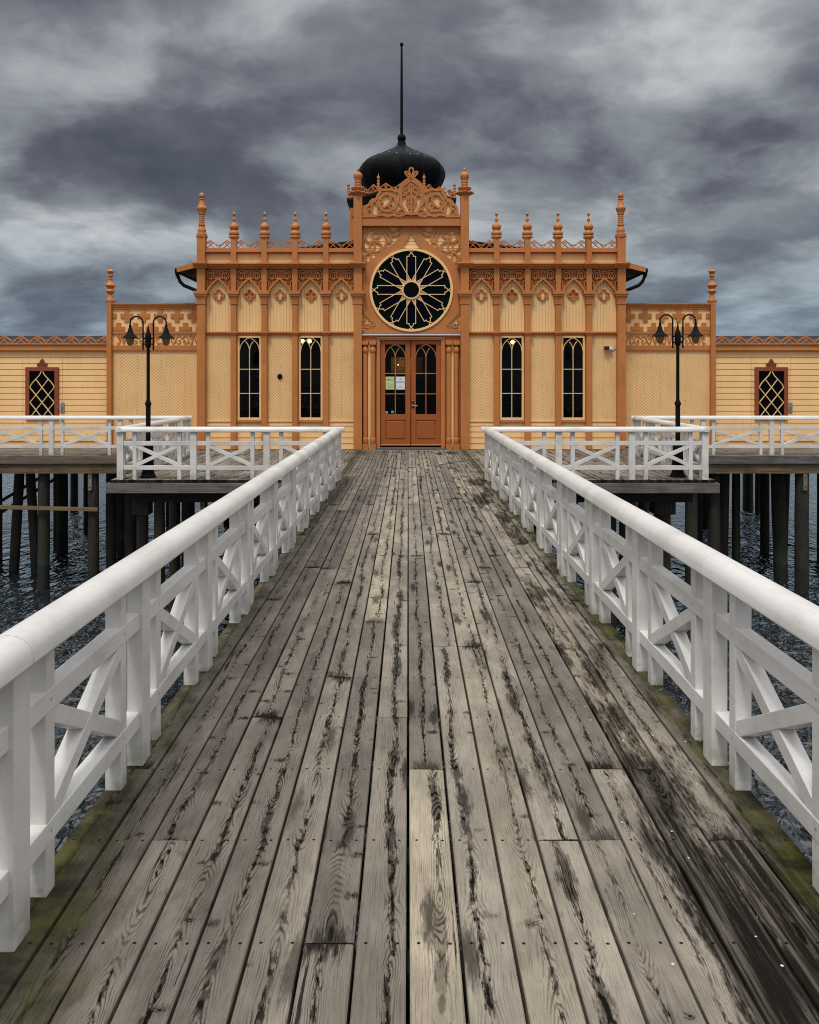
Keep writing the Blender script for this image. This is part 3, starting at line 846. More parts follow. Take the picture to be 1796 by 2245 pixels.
# ------------------------------------------------------------------ bathhouse, central pavilion
K = YF / F
def X(px): return (px - 901.3) * K
def Z(py): return H - (py - CY) * K
bath = thing('bathhouse', 'ochre and yellow timber bathhouse with rose window and black onion dome', 'bathhouse', (0, YF, 0))
O = (0, YF, 0)
def bpart(mb, name, mat, parent=None, **kw):
    return mb.build(name, mat, parent or bath, org=O, **kw)

PIL = [116.5, 186.5, 254.0, 321.0, 388.0, 458.0]           # half distances of the pilaster axes, photo pixels
PW = [9.1, 6.0, 6.0, 6.0, 6.0, 8.8]
fin_mid = [(0, 38), (5, 52), (20, 55), (26, 52), (30, 41), (34, 41), (40, 52), (52, 55), (66, 50), (78, 36), (86, 32), (92, 38), (105, 46), (120, 48), (138, 42), (155, 24), (165, 12), (175, 10), (180, 14), (195, 17), (208, 12), (213, 6), (232, 6), (238, 12), (250, 17), (262, 12), (272, 5), (280, 1)]
k2 = K / 4.6622
fin_mid = [(a * k2, r * k2) for a, r in fin_mid]
fin_out = [(0, 46), (4, 60), (14, 60), (18, 50), (26, 55), (42, 52), (46, 38), (55, 38), (70, 43), (88, 40), (105, 28), (118, 28), (124, 34), (136, 34), (142, 26), (150, 26), (154, 29), (160, 26), (170, 26), (174, 29), (180, 26), (190, 26), (194, 29), (200, 26), (210, 26), (214, 29), (222, 26), (232, 26), (240, 34), (252, 34), (262, 38), (280, 46), (294, 52), (302, 52), (312, 42), (335, 34), (365, 24), (385, 21), (390, 29), (398, 27), (402, 20), (412, 27), (425, 31), (440, 28), (452, 16), (460, 5), (472, 1)]
fin_out = [(a * k2, r * k2) for a, r in fin_out]
k1 = K / 4.7917
fin_ctr = [(440, 46), (432, 50), (424, 62), (412, 88), (404, 96), (398, 90), (388, 46), (380, 52), (366, 68), (354, 74), (347, 42), (340, 33), (326, 33), (322, 37), (312, 37), (308, 33), (300, 33), (296, 37), (286, 37), (282, 33), (270, 34), (264, 36), (258, 38), (246, 44), (230, 48), (215, 48), (200, 40), (188, 24), (180, 12), (174, 8), (168, 14), (158, 14), (150, 6), (128, 1)]
fin_ctr = [((440 - a) * k1, r * k1) for a, r in fin_ctr]
me_mid = MB().lathe(fin_mid, seg=20).mesh('finial', ORA, smooth=38)
me_out = MB().lathe(fin_out, seg=20).mesh('finial', ORA, smooth=38)
me_ctr = MB().lathe(fin_ctr, seg=32, wave=(14 * k1, 44 * k1, .13, 8)).mesh('finial', ORA, smooth=38)
for sg in (-1, 1):
    for i, (c, hw) in enumerate(zip(PIL, PW)):
        xc = sg * c * K; h = hw * K
        fr = {0: YF - .18, 5: YF - .16}.get(i, YF - .12)
        ztop = Z(432) if i == 0 else Z(522) if i == 5 else Z(523.5)
        p = MB().box(xc - h, xc + h, fr, YF + .06, .012, ztop)
        po = bpart(p, 'pilaster', ORA, bevel=.006)
        # capital: abacus, tapering bell, ring
        ca = MB(); dp = (YF - fr)
        yb = YF + .03
        def blk(x0, x1, z0, z1, out): ca.box(xc - x0, xc + x1, fr - out, yb, z0, z1)
        a, b_, c_ = h + .07, h + .05, h + .012
        ca.box(xc - a, xc + a, fr - .07, yb, Z(646.5), Z(640))
        ca.box(xc - b_, xc + b_, fr - .05, yb, Z(650.5), Z(646.7))
        n0 = len(ca.v)
        ca.sq([(Z(660.6), h + .004, (yb - fr) / 2 + .004), (Z(656), h + .014, (yb - fr) / 2 + .014), (Z(650.7), h + .040, (yb - fr) / 2 + .036)], xc, (fr + yb) / 2)
        ca.box(xc - h - .014, xc + h + .014, fr - .014, yb, Z(663.8), Z(660.8))
        ca.box(xc - h - .018, xc + h + .018, fr - .018, yb, Z(668), Z(664.6))
        bpart(ca, 'capital', ORA, po, bevel=.004)
        if i == 0: bx = me_ctr
        elif i == 5: bx = me_out
        else: bx = me_mid
        f_ = link('finial', bx, po, (xc, (fr + YF + .06) / 2 - YF, ztop - .001))

# bays
bays = []
for sg in (-1, 1):
    for i in range(5):
        a, b_ = PIL[i] + PW[i], PIL[i + 1] - PW[i + 1]
        x0, x1 = (a * K, b_ * K) if sg > 0 else (-b_ * K, -a * K)
        bays.append((sg, i, x0, x1))

def chevron(mb, x0, x1, z0, z1, turns, yf, slope=.88, pitch=.067, gap=.0078, first_up=True, phase=0.0, dep=.028):
    xs = [x0] + list(turns) + [x1]
    up = first_up; zoff = phase
    for a, b_ in zip(xs[:-1], xs[1:]):
        # continuous lines: each run starts where the former ended
        s = slope if up else -slope
        zz0 = zoff
        k0 = int((z0 - z1 - abs(s) * (x1 - x0)) / pitch) - 2; k1_ = int((z1 - z0 + 2 * abs(s) * (x1 - x0)) / pitch) + 2
        for k in range(k0, k1_):
            zb = z0 + zz0 + k * pitch
            poly = [(a, zb), (b_, zb + s * (b_ - a)), (b_, zb + s * (b_ - a) + pitch - gap), (a, zb + pitch - gap)]
            if max(p[1] for p in poly) < z0 or min(p[1] for p in poly) > z1: continue
            q = clip_rect(poly, a + .0012, b_ - .0012, z0, z1)
            if q: mb.prism(q, yf, yf + dep)
        zoff = zz0 + s * (b_ - a); zoff = zoff - pitch * math.floor(zoff / pitch)
        up = not up
    return mb

def hboards(mb, x0, x1, z0, z1, yf, pitch=.14, lap=.012, gap=.011, zstart=None):
    z = z0 if zstart is None else zstart
    while z < z1 - .012:
        a = max(z, z0); b_ = min(z + pitch - gap, z1)
        if b_ - a > .01: mb.board(x0, x1, a, b_, yf + lap, yf, yf + .03)
        z += pitch
    return mb

def spandrel_scrolls(mb, x0, x1, y0, y1):
    """the carved filigree over one pointed arch; built once in unit coordinates, x -1..1, z 0 (springing) .. 1 (top)"""
    hw = (x1 - x0) / 2; cx = (x0 + x1) / 2; zb, zt = Z(638), Z(591.5)
    T = lambda pts: [(cx + p[0] * hw, zb + p[1] * (zt - zb)) for p in pts]
    wd = .0165
    for m_ in (1, -1):
        Q = lambda pts: T([(p[0] * m_, p[1]) for p in pts])
        A = (zt - zb) / hw
        e = lambda cx_, cz_, r_, a0, a1, n=12: [(cx_ + r_ * cos(radians(a0 + (a1 - a0) * k / n)), cz_ + r_ / A * sin(radians(a0 + (a1 - a0) * k / n))) for k in range(n + 1)]
        sp = lambda cx_, cz_, r0, r1, a0, a1, n=18: [(cx_ + (r0 + (r1 - r0) * k / n) * cos(radians(a0 + (a1 - a0) * k / n)), cz_ + (r0 + (r1 - r0) * k / n) / A * sin(radians(a0 + (a1 - a0) * k / n))) for k in range(n + 1)]
        mb.ribbon(Q(e(.60, .70, .27, -150, 180, 20)), wd, y0, y1)
        mb.ribbon(Q([(.60, .86), (.73, .70), (.60, .54), (.47, .70), (.60, .86)]), wd, y0, y1)
        mb.ribbon(Q(e(.60, .70, .40, -30, 120, 14)), wd, y0, y1)
        mb.ribbon(Q(sp(.19, .88, .05, .12, 30, 330)), wd, y0, y1)
        mb.ribbon(Q(sp(.23, .62, .04, .13, 90, 420)), wd, y0, y1)
        mb.ribbon(Q(sp(.50, .36, .04, .14, 200, 560)), wd, y0, y1)
        mb.ribbon(Q(smooth_path([(.97, .5), (.86, .34), (.90, .2), (.80, .12), (.93, .06)], 5)), wd, y0, y1)
        mb.ribbon(Q(smooth_path([(.34, .98), (.38, .88), (.32, .78)], 4)), wd, y0, y1)
    return mb

def arch_pts(x0, x1, zs, za, n=8):
    """pointed arch with slightly curved shoulders"""
    cx = (x0 + x1) / 2
    half = []
    for k in range(n + 1):
        t = k / n
        half.append((x0 + (cx - x0) * (t ** 1.0 - .10 * sin(pi * t)), zs + (za - zs) * t))
    return half + [(2 * cx - p[0], p[1]) for p in half[-2::-1]]

def arc_gothic(xl, xr, zs, za):
    """left limb of a pointed arch from the left springing to the apex, then the right limb"""
    cx = (xl + xr) / 2; hw = cx - xl; h = za - zs
    R = (hw * hw + h * h) / (2 * hw)
    pts = []
    th1 = math.asin(min(1, h / R))
    for k in range(11):
        a = th1 * k / 10
        pts.append((xl + R - R * cos(a), zs + R * sin(a)))
    return pts, [(2 * cx - p[0], p[1]) for p in pts]

def gothic_window(x0, x1, zt, zb, yf, parent_name, label=None):
    """frame with lancet tracery and six lights"""
    fw = .05
    fr = MB()
    fr.box(x0, x0 + fw, yf, yf + .07, zb, zt); fr.box(x1 - fw, x1, yf, yf + .07, zb, zt)
    fr.box(x0 + fw, x1 - fw, yf + .002, yf + .07, zt - fw, zt); fr.box(x0 + fw, x1 - fw, yf + .002, yf + .07, zb, zb + fw + .01)
    w_ = bpart(fr, 'window', YEL, bevel=.004, label=label)
    gx0, gx1, gz0, gz1 = x0 + fw, x1 - fw, zb + fw + .01, zt - fw
    bpart(MB().box(gx0, gx1, yf + .05, yf + .056, gz0, gz1), 'pane', GLASS, w_)
    gb = MB(); tracery(gb, gx0, gx1, gz0, gz1, yf + .018, yf + .048)
    bpart(gb, 'glazing_bar', CREAM, w_)
    return w_
def tracery(gb, gx0, gx1, gz0, gz1, y0, y1, wd=.017, tf=(.394, .697), spring=.167):
    cx = (gx0 + gx1) / 2; h = gz1 - gz0
    zs = gz1 - spring * h
    gb.ribbon([(cx, gz0), (cx, zs)], wd, y0, y1)
    for f_ in tf: gb.ribbon([(gx0, gz1 - f_ * h), (gx1, gz1 - f_ * h)], wd, y0, y1)
    l, r = arc_gothic(gx0, gx1, zs, gz1 - .002)
    gb.ribbon(l, wd, y0, y1); gb.ribbon(r, wd, y0, y1)
    # inner branches springing from the mullion
    L2, R2 = arc_gothic(cx, cx + (gx1 - gx0), zs, gz1)
    n = 6
    br = [(p[0], p[1]) for p in L2[:n + 1]]
    gb.ribbon(br, wd, y0, y1); gb.ribbon([(2 * cx - p[0], p[1]) for p in br], wd, y0, y1)

# carved panel meshes are shared by all ten bays: build at the bay of reference, copy by offset
for (sg, i, x0, x1) in bays:
    xc = (x0 + x1) / 2
    # yellow frieze, cap rail, cresting
    bpart(MB().box(x0 - .02, x1 + .02, YF - .02, YF + .05, Z(579), Z(555)), 'frieze_panel', YEL)
    cr_ = MB().box(x0 - .005, x1 + .005, YF - .10, YF + .06, Z(551.2), Z(546)); cr_.box(x0 - .005, x1 + .005, YF - .13, YF + .06, Z(554.3), Z(551.4)); cr_.box(x0 - .005, x1 + .005, YF - .07, YF + .06, Z(557.3), Z(554.5))
    bpart(cr_, 'cap_rail', ORA, bevel=.003)
    # fretwork spandrel panel
    pts = arch_pts(x0 + .012, x1 - .012, Z(638), Z(612))
    poly = [(x0 - .01, Z(590)), (x0 - .01, Z(638.5))] + pts + [(x1 + .01, Z(638.5)), (x1 + .01, Z(590))]
    cp = bpart(MB().prism(poly, YF - .014, YF - .004), 'carved_panel', ORA)
    sc = spandrel_scrolls(MB(), x0, x1, YF - .082, YF - .010)
    bpart(sc, 'scrollwork', ORA, cp)
    am = MB().ribbon([(p[0], p[1] - .0) for p in arch_pts(x0 + .022, x1 - .022, Z(641), Z(611))], .042, YF - .100, YF - .005)
    bpart(am, 'arch_moulding', ORA, cp)
    # vertical boarding
    vb = MB(); nb = 8; bwid = (x1 - x0) / nb
    for k in range(nb): vb.box(x0 + k * bwid + .002, x0 + (k + 1) * bwid - .003, YF + .002, YF + .03, Z(729), Z(600))
    vpn = bpart(vb, 'board_panel', YEL)
    bpart(MB().box(x0 - .02, x1 + .02, YF + .0305, YF + .06, Z(735), Z(575)), 'groove_shade_backing', GROOVE_SHADE, vpn)  # backing coloured dark so the gaps between boards read as shaded
    # quatrefoil
    zc = Z(646.8); r = .058
    def quat(rad, off, n=10):
        q_ = (2 * off + sqrt(max(0, 4 * off * off - 8 * (off * off - rad * rad)))) / 4
        am = atan2(q_, q_ - off)
        p = []
        for q in range(4):
            c0 = (xc + off * cos(q * pi / 2), zc + off * sin(q * pi / 2))
            p += [(c0[0] + rad * cos(q * pi / 2 + a), c0[1] + rad * sin(q * pi / 2 + a)) for a in [-am + 2 * am * (k + .5) / n for k in range(n)]]
        return p
    qf = MB().ribbon(quat(.052, .077), .027, YF - .045, YF + .003, closed=True)
    qo = bpart(qf, 'quatrefoil', ORA)
    inner = ORA if i in (1, 3) else YEL
    bpart(MB().prism(quat(.050, .077), YF - .004 if i in (1, 3) else YF - .0025, YF + .004), 'foil_centre', inner, qo)
    # string course and its blocks come later; window or chevron boarding below
    if i in (1, 3):
        lab = None
        gothic_window(x0 + .014, x1 - .014, Z(736), Z(921), YF - .03, 'window')
        bpart(MB().box(x0 - .0, x1 + .0, YF - .05, YF + .05, Z(926), Z(921.4)), 'window_sill', ORA, bevel=.004)
        mb = MB().box(x0 - .01, x0 + .0145, YF - .005, YF + .05, Z(921.4), Z(735)); mb.box(x1 - .0145, x1 + .01, YF - .005, YF + .05, Z(921.4), Z(735))
        bpart(mb, 'window_casing', ORA)
        zt = Z(926.2)
    else:
        mb = chevron(MB(), x0, x1, Z(921), Z(734), [xc], YF + .003)
        cpn = bpart(mb, 'chevron_panel', YEL)
        bpart(MB().box(x0 - .02, x1 + .02, YF + .0315, YF + .06, Z(925), Z(730)), 'groove_shade_backing', GROOVE_SHADE, cpn)  # dark backing paints the shade into the chevron grooves
        bpart(MB().box(x0, x1, YF - .022, YF + .05, Z(924.6), Z(921.2)), 'dado_rail', YEL, bevel=.003)
        zt = Z(924.8)
    hb = hboards(MB(), x0, x1, .012, zt, YF - .004)
    hb.box(x0 - .02, x1 + .02, YF + .0265, YF + .06, 0.0, zt)
    bpart(hb, 'skirting_boards', YEL)

for sg in (-1, 1):
    xa, xb = sorted((sg * (PIL[0] + PW[0]) * K, sg * (PIL[5] + 3) * K))
    # cornice: lit top edge, two steps below, breaking forward over each pilaster
    cn = MB()
    prof = [(-.02, Z(577.6)), (-.21, Z(578.0)), (-.215, Z(581.5)), (-.17, Z(583.0)), (-.165, Z(585.5)), (-.11, Z(587.5)), (-.10, Z(590.0)), (.03, Z(590.0))]
    def profx(mb, prof, x0, x1, out=0.0):
        n = len(prof); i = len(mb.v)
        for xx in (x0, x1): mb.v.extend((xx, YF + p[0] - (out if p[0] < -.05 else 0), p[1]) for p in prof)
        for k in range(n):
            l = (k + 1) % n; mb.f.append((i + k, i + l, i + n + l, i + n + k))
        mb.f.append(tuple(range(i, i + n))); mb.f.append(tuple(range(i + 2 * n - 1, i + n - 1, -1)))
    xs_ = [0 if False else PIL[0] + PW[0]] 
    edges = []
    for i in range(5):
        a = PIL[i] + (PW[i] + 6.5 if i else PW[0] + 9); b_ = PIL[i + 1] - PW[i + 1] - 6.5
        profx(cn, prof, *sorted((sg * a * K, sg * b_ * K)))
    for i in range(0, 6):
        ww = PW[i] + (6.45 if i else 8.95)
        profx(cn, [(p[0], p[1] + (.003)) for p in prof], *sorted((sg * (PIL[i] - (ww if i else PW[0] + 7)) * K, sg * (PIL[i] + ww) * K)), out=.045 + (.05 if i in (0, 5) else 0))
    bpart(cn, 'cornice', ORA)
    sc = MB()
    sprof = [(.0, Z(726.6)), (-.07, Z(727)), (-.075, Z(730)), (-.04, Z(731.5)), (-.035, Z(735)), (.0, Z(735))]
    for i in range(5):
        profx(sc, sprof, *sorted((sg * (PIL[i] + PW[i]) * K, sg * (PIL[i + 1] - PW[i + 1]) * K)))
    for i in range(1, 5):
        sc.box(*sorted((sg * (PIL[i] - 10.5) * K, sg * (PIL[i] + 10.5) * K)), YF - .165, YF + .02, Z(731.6), Z(727.4))
        sc.box(*sorted((sg * (PIL[i] - 8.2) * K, sg * (PIL[i] + 8.2) * K)), YF - .145, YF + .02, Z(734.6), Z(731.8))
    bpart(sc, 'string_course', ORA, bevel=.003)

def crest_motif(mb, xc, wd, zb, h, y0, y1, t=.017):
    q = lambda a: [(xc + p[0] * wd, zb + p[1] * h) for p in a]
    top = [(-.5, .42), (-.40, .44), (-.28, .58), (-.16, .78), (0, 1.0), (.16, .78), (.28, .58), (.40, .44), (.5, .42)]
    mb.ribbon(q(top), t * 1.25, y0, y1)
    mb.ribbon(q([(-.17, .76), (0, .46), (.12, .24), (.30, 0)]), t, y0, y1); mb.ribbon(q([(.17, .76), (0, .46), (-.12, .24), (-.30, 0)]), t, y0, y1)
    mb.ribbon(q([(-.30, .52), (-.40, .28), (-.5, .05)]), t, y0, y1); mb.ribbon(q([(.30, .52), (.40, .28), (.5, .05)]), t, y0, y1)
    mb.ribbon(q([(-.09, .86), (.09, .62)]), t * .55, y0, y1); mb.ribbon(q([(.09, .86), (-.09, .62)]), t * .55, y0, y1)
for (sg, i, x0, x1) in bays:
    cr_ = MB(); wd = (x1 - x0)
    for f_ in (.17, .83): crest_motif(cr_, x0 + wd * f_, wd * .66, Z(545.6), (545.6 - 527.5) * K, YF - .03, YF + .0)
    # trim what passes the pilasters
    cr_.v = [(min(max(a, x0 - .01), x1 + .01), b_, c) for a, b_, c in cr_.v]
    cr_.box(x0, x1, YF - .035, YF + .005, Z(546.2), Z(544.3))
    bpart(cr_, 'cresting', BROWN if False else ORA)

# -------- the hall behind the front
hall = MB()
for sx in (-1, 1):
    hall.box(*sorted((sx * 4.86, sx * 4.98)), YF + .065, 30.5, -.02, 4.42)
hall.box(-4.98, 4.98, 30.5, 30.62, -.02, 4.42)
bpart(hall, 'wall', YEL)
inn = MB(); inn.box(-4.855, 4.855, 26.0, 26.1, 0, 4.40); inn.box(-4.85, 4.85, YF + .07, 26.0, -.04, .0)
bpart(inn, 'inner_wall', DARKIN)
rf = MB()
for sx in (-1, 1):
    prof = [(5.60, 4.375), (4.97, 4.53), (0.0, 5.20), (0.0, 5.12), (4.97, 4.42), (5.60, 4.265)]
    rf.prism([(sx * a, b_) for a, b_ in prof], YF + .10, 30.9)
bpart(rf, 'roof', ROOFM)
for sx in (-1, 1):
    f_ = MB().prism([(sx * 5.62, 4.36), (sx * 4.96, 4.535), (sx * 4.96, 4.405), (sx * 5.605, 4.245)], YF + .05, YF + .095)
    bpart(f_, 'bargeboard', ORA)
    f_ = MB().prism([(sx * 5.50, 4.24), (sx * 4.99, 4.365), (sx * 4.99, 3.98), (sx * 5.06, 4.06), (sx * 5.18, 4.10), (sx * 5.26, 4.18)], YF + .6, YF + .66)
    bpart(f_, 'eave_bracket', BROWN)
    bpart(MB().box(*sorted((sx * 5.60, sx * 5.67)), YF + .08, 30.9, 4.25, 4.34), 'gutter', BLK)
    dp = MB().tube([(sx * 5.63, YF + .16, 4.29), (sx * 5.62, YF + .16, 4.18), (sx * 5.56, YF + .16, 4.03), (sx * 5.47, YF + .16, 3.94), (sx * 5.06, YF + .16, 3.77), (sx * 5.05, YF + .16, 3.6), (sx * 5.05, YF + .16, 3.0)], [.065, .05, .043, .043, .043, .043, .043], 12)
    bpart(dp, 'downpipe', BLK, smooth=40)

# -------- centre bay
ci = (PIL[0] - PW[0]) * K           # inner faces of the great pilasters
# lintel beam under the crest
bm_ = MB().box(-ci, ci, YF - .15, YF + .05, Z(497.6), Z(480)); bm_.box(-ci, ci, YF - .17, YF + .05, Z(479.8), Z(478.3))
bpart(bm_, 'lintel', ORA, bevel=.005)
# yellow boards behind the rose window
hb = hboards(MB(), -ci, ci, Z(727), Z(497.8), YF - .002, pitch=.083, lap=.007, gap=.008)
hb.box(-ci - .02, ci + .02, YF + .0285, YF + .06, Z(728), Z(497))
gb_ = bpart(hb, 'gable_boards', YEL)
k5 = K / 8.622
def R5(pts): return [((p[0] - 1043) * k5, Z(490 + p[1] / 8.622)) for p in pts]
ZC, RR = Z(636.2), 90.5 * K
outer = R5(smooth_path([(880, 66), (862, 150), (800, 280), (700, 385), (600, 455), (500, 522), (400, 600), (310, 680), (232, 780), (172, 880), (122, 965), (104, 1010)], 5))
lower = R5(smooth_path([(104, 1580), (130, 1640), (170, 1720), (240, 1805), (330, 1885), (378, 1935)], 5)) + R5([(330, 1992), (108, 2018), (108, 2062), (1043, 2062)])
circ = [(RR * cos(a), ZC + RR * sin(a)) for a in [radians(-90 - 3.0 * k) for k in range(0, 41)]]       # bottom round to the upper left
inner_top = R5(smooth_path([(780, 535), (850, 470), (920, 390), (975, 300), (1010, 220), (1030, 150), (1041, 66)], 5))
circ = [p for p in circ if p[1] < inner_top[0][1] or p[0] < inner_top[0][0] - .0]
half = outer + lower + circ + inner_top
og = MB(); og.prism(half, YF - .045, YF - .008); og.prism([(-p[0], p[1]) for p in half], YF - .045, YF - .008)
bpart(og, 'ogee_surround', ORA)
# fretwork in the four corners
for m_ in (1, -1):
    so = MB(); T = lambda p: [(m_ * a, b_) for a, b_ in R5(p)]
    y0, y1 = YF - .032, YF - .004
    W1 = .064; W2 = .050
    so.ribbon(T(smooth_path([(345, 300), (395, 275), (440, 235), (420, 175), (370, 160), (320, 200), (310, 270), (335, 330), (400, 350), (470, 400), (480, 470), (420, 530), (330, 545)], 5)), W2, y0, y1)
    so.ribbon(T(smooth_path([(130, 420), (135, 330), (170, 250), (200, 170), (280, 120), (400, 115), (490, 150), (560, 230), (575, 340), (540, 450), (450, 520)], 5)), W1, y0, y1)
    so.ribbon(T(smooth_path([(160, 270), (200, 330), (260, 355), (320, 330), (310, 260)], 5)), W2, y0, y1)
    so.ribbon(T(smooth_path([(270, 530), (255, 450), (280, 370), (330, 350), (355, 420), (325, 510), (270, 545)], 5)), W2, y0, y1)
    so.ribbon(T(smooth_path([(130, 430), (160, 480), (210, 520), (270, 540)], 5)), W2, y0, y1)
    so.ribbon(T(smooth_path([(480, 120), (560, 130), (620, 190), (660, 290), (640, 350), (590, 345)], 5)), W1, y0, y1)
    so.ribbon(T(smooth_path([(600, 100), (660, 150), (720, 160), (780, 130), (850, 95)], 5)), W2, y0, y1)
    so.ribbon(T(smooth_path([(640, 185), (700, 225), (780, 220), (830, 170), (870, 90)], 5)), W2, y0, y1)
    so.ribbon(T([(105, 95), (1000, 95)]) if False else T([(108, 92), (620, 92)]), .035, y0, y1)
    so.ribbon(T([(128, 75), (128, 440)]), .045, y0, y1)
    so.ribbon(T(smooth_path([(265, 545), (190, 590), (140, 660), (160, 730), (220, 745)], 5)), W2, y0, y1)
    so.ribbon(T(smooth_path([(280, 545), (275, 640), (265, 720), (200, 830), (130, 920)], 5)), W2, y0, y1)
    so.ribbon(T(smooth_path([(125, 640), (160, 690), (210, 690)], 5)), W2, y0, y1)
    so.ribbon(T(smooth_path([(120, 880), (150, 830), (200, 780)], 5)), W2 * .7, y0, y1)
    bpart(so, 'scroll_ornament', ORA); so = MB()
    # the lower corner
    so.ribbon(T(smooth_path([(120, 1560), (150, 1660), (200, 1750), (270, 1840), (365, 1915)], 5)), W2 * .8, y0, y1)
    so.ribbon(T(smooth_path([(125, 1640), (150, 1720), (175, 1790), (150, 1850), (170, 1900), (210, 1910), (230, 1880)], 5)), W2 * .7, y0, y1)
    so.ribbon(T(smooth_path([(165, 1900), (180, 1950), (230, 1960), (270, 1920), (320, 1930), (365, 1915)], 5)), W2, y0, y1)
    bpart(so, 'scroll_ornament', ORA)
# rose window
rs = MB().ribbon(arc(0, ZC, 88.6 * K, 0, 360, 72)[:-1], 5.2 * K, YF - .075, YF - .012, closed=True)
rose = bpart(rs, 'rose_window', YEL, smooth=30)
dk = MB().prism(arc(0, ZC, 86 * K, 0, 360, 64)[:-1], YF - .016, YF - .010)
bpart(dk, 'outer_glass', GREENG, rose)
lg = MB(); tr = MB()
for k in range(12):
    a = radians(90 + 30 * k)
    ux, uz = cos(a), sin(a); nx, nz = -uz, ux
    P = lambda r_, o_: (ux * r_ * K + nx * o_ * K, ZC + uz * r_ * K + nz * o_ * K)
    o_ = 9.6
    lg.prism([P(36, -o_), P(72, -o_), P(72, o_), P(36, o_), P(21, 0)], YF - .0235 - .0004 * (k % 3), YF - .0165)
    for s in (-1, 1):
        tr.ribbon([P(17.5, s * o_), P(73.5, s * o_), P(73.5, s * 4.6), P(76.5, s * 4.6), P(86, -s * 4.4)], 1.7 * K, YF - .052, YF - .02)
    b0 = radians(90 + 30 * k + 15)
    tip = (cos(b0) * 36.5 * K, ZC + sin(b0) * 36.5 * K)
    tr.prism([P(19, 0), tip, (cos(a + radians(30)) * 19 * K, ZC + sin(a + radians(30)) * 19 * K)], YF - .032, YF - .02)
bpart(lg, 'lancet_glass', NAVYG, rose)
bpart(tr, 'tracery', CREAM, rose)
hubm = MB().ribbon(arc(0, ZC, 18.6 * K, 0, 360, 40)[:-1], 3.0 * K, YF - .070, YF - .02, closed=True)
bpart(hubm, 'hub_ring', CREAM, rose)
bpart(MB().prism(arc(0, ZC, 17.6 * K, 0, 360, 36)[:-1], YF - .045, YF - .02), 'hub_disc', BLKG, rose)
# crest over the lintel
k7 = K / 7.5
def R7(pts): return [((p[0] - 840) * k7, Z(360 + p[1] / 7.5)) for p in pts]
left = [(840, 858), (800, 850), (755, 838), (700, 868), (620, 880), (540, 868), (450, 884), (360, 860), (250, 880), (180, 866), (100, 880), (55, 880), (85, 830), (92, 750), (112, 700), (150, 690), (172, 640), (210, 602), (255, 602), (280, 570), (296, 525), (335, 482), (318, 455), (302, 425), (360, 440), (430, 446), (500, 432), (555, 448), (580, 472), (595, 428), (622, 470), (645, 470), (655, 400), (690, 340), (740, 296), (795, 262), (808, 240), (840, 232)]
yl = R7(left); cl = yl + [(-p[0], p[1]) for p in yl[::-1][1:-1]]
crest = bpart(MB().prism(cl, YF - .085, YF - .04), 'crest', YEL)
fw = MB(); y0, y1 = YF - .140, YF - .06
for m_ in (1, -1):
    T = lambda p: [(m_ * a, b_) for a, b_ in R7(p)]
    px7 = k7
    fw.ribbon(T(left[10:38]), 40 * px7, y0, y1)
    fw.ribbon(T([(840, 845), (760, 828), (700, 858), (620, 868), (540, 850), (450, 868), (360, 845), (250, 866), (140, 866), (60, 874)]), 34 * px7, y0, y1)
    # big roundel with its curl
    fw.ribbon(T(arc(446, 648, 140, 0, 360, 30)), 44 * px7, y0, y1)
    fw.ribbon(T(smooth_path([(330, 610), (390, 500), (470, 510), (505, 590), (470, 670), (420, 720), (350, 720), (330, 660), (380, 640)], 5)), 30 * px7, y0, y1)
    fw.ribbon(T(smooth_path([(560, 540), (600, 620), (590, 720), (540, 760), (480, 720), (480, 680), (530, 680)], 5)), 28 * px7, y0, y1)
    fw.ribbon(T(smooth_path([(320, 800), (400, 770), (470, 790), (540, 800)], 5)), 26 * px7, y0, y1)
    # side leaves
    fw.ribbon(T(smooth_path([(205, 840), (190, 740), (205, 660), (240, 630), (275, 660), (290, 760), (330, 830)], 5)), 26 * px7, y0, y1)
    fw.ribbon(T(smooth_path([(115, 860), (125, 790), (155, 755), (190, 790), (210, 850)], 5)), 26 * px7, y0, y1)
    # central arch and S scrolls
    fw.ribbon(T(smooth_path([(840, 285), (770, 325), (700, 390), (672, 480), (668, 600), (690, 700), (740, 800), (800, 835)], 5)), 42 * px7, y0, y1)
    fw.ribbon(T(smooth_path([(840, 340), (800, 370), (810, 460), (760, 500), (720, 480), (740, 430), (780, 420)], 5)), 24 * px7, y0, y1)
    fw.ribbon(T(smooth_path([(690, 545), (730, 520), (770, 560), (760, 640), (800, 700), (800, 760)], 5)), 24 * px7, y0, y1)
    fw.ribbon(T(smooth_path([(840, 520), (800, 580), (790, 640), (820, 660)], 5)), 20 * px7, y0, y1)
    fw.ribbon(T(smooth_path([(640, 480), (630, 570), (640, 650), (700, 740), (640, 780), (600, 820), (720, 830)], 5)), 26 * px7, y0, y1)
    # trefoil finial
    fw.ribbon(T(smooth_path([(835, 250), (800, 240), (770, 205), (738, 165), (745, 145), (775, 150), (800, 190), (822, 220)], 5)), 24 * px7, y0, y1)
    fw.ribbon(T(smooth_path([(830, 250), (822, 190), (806, 130), (815, 92), (840, 82)], 5)), 24 * px7, y0, y1)
fw.ribbon(R7([(840, 330), (840, 850)]), 34 * k7, y0, y1)
fw.ribbon(R7([(840, 180), (840, 270)]), 40 * k7, y0, y1)
bpart(fw, 'crest_fretwork', ORA, crest)
bpart(MB().box(-ci, ci, YF - .03, YF + .04, Z(478.5), Z(472)), 'crest_base', ORA)

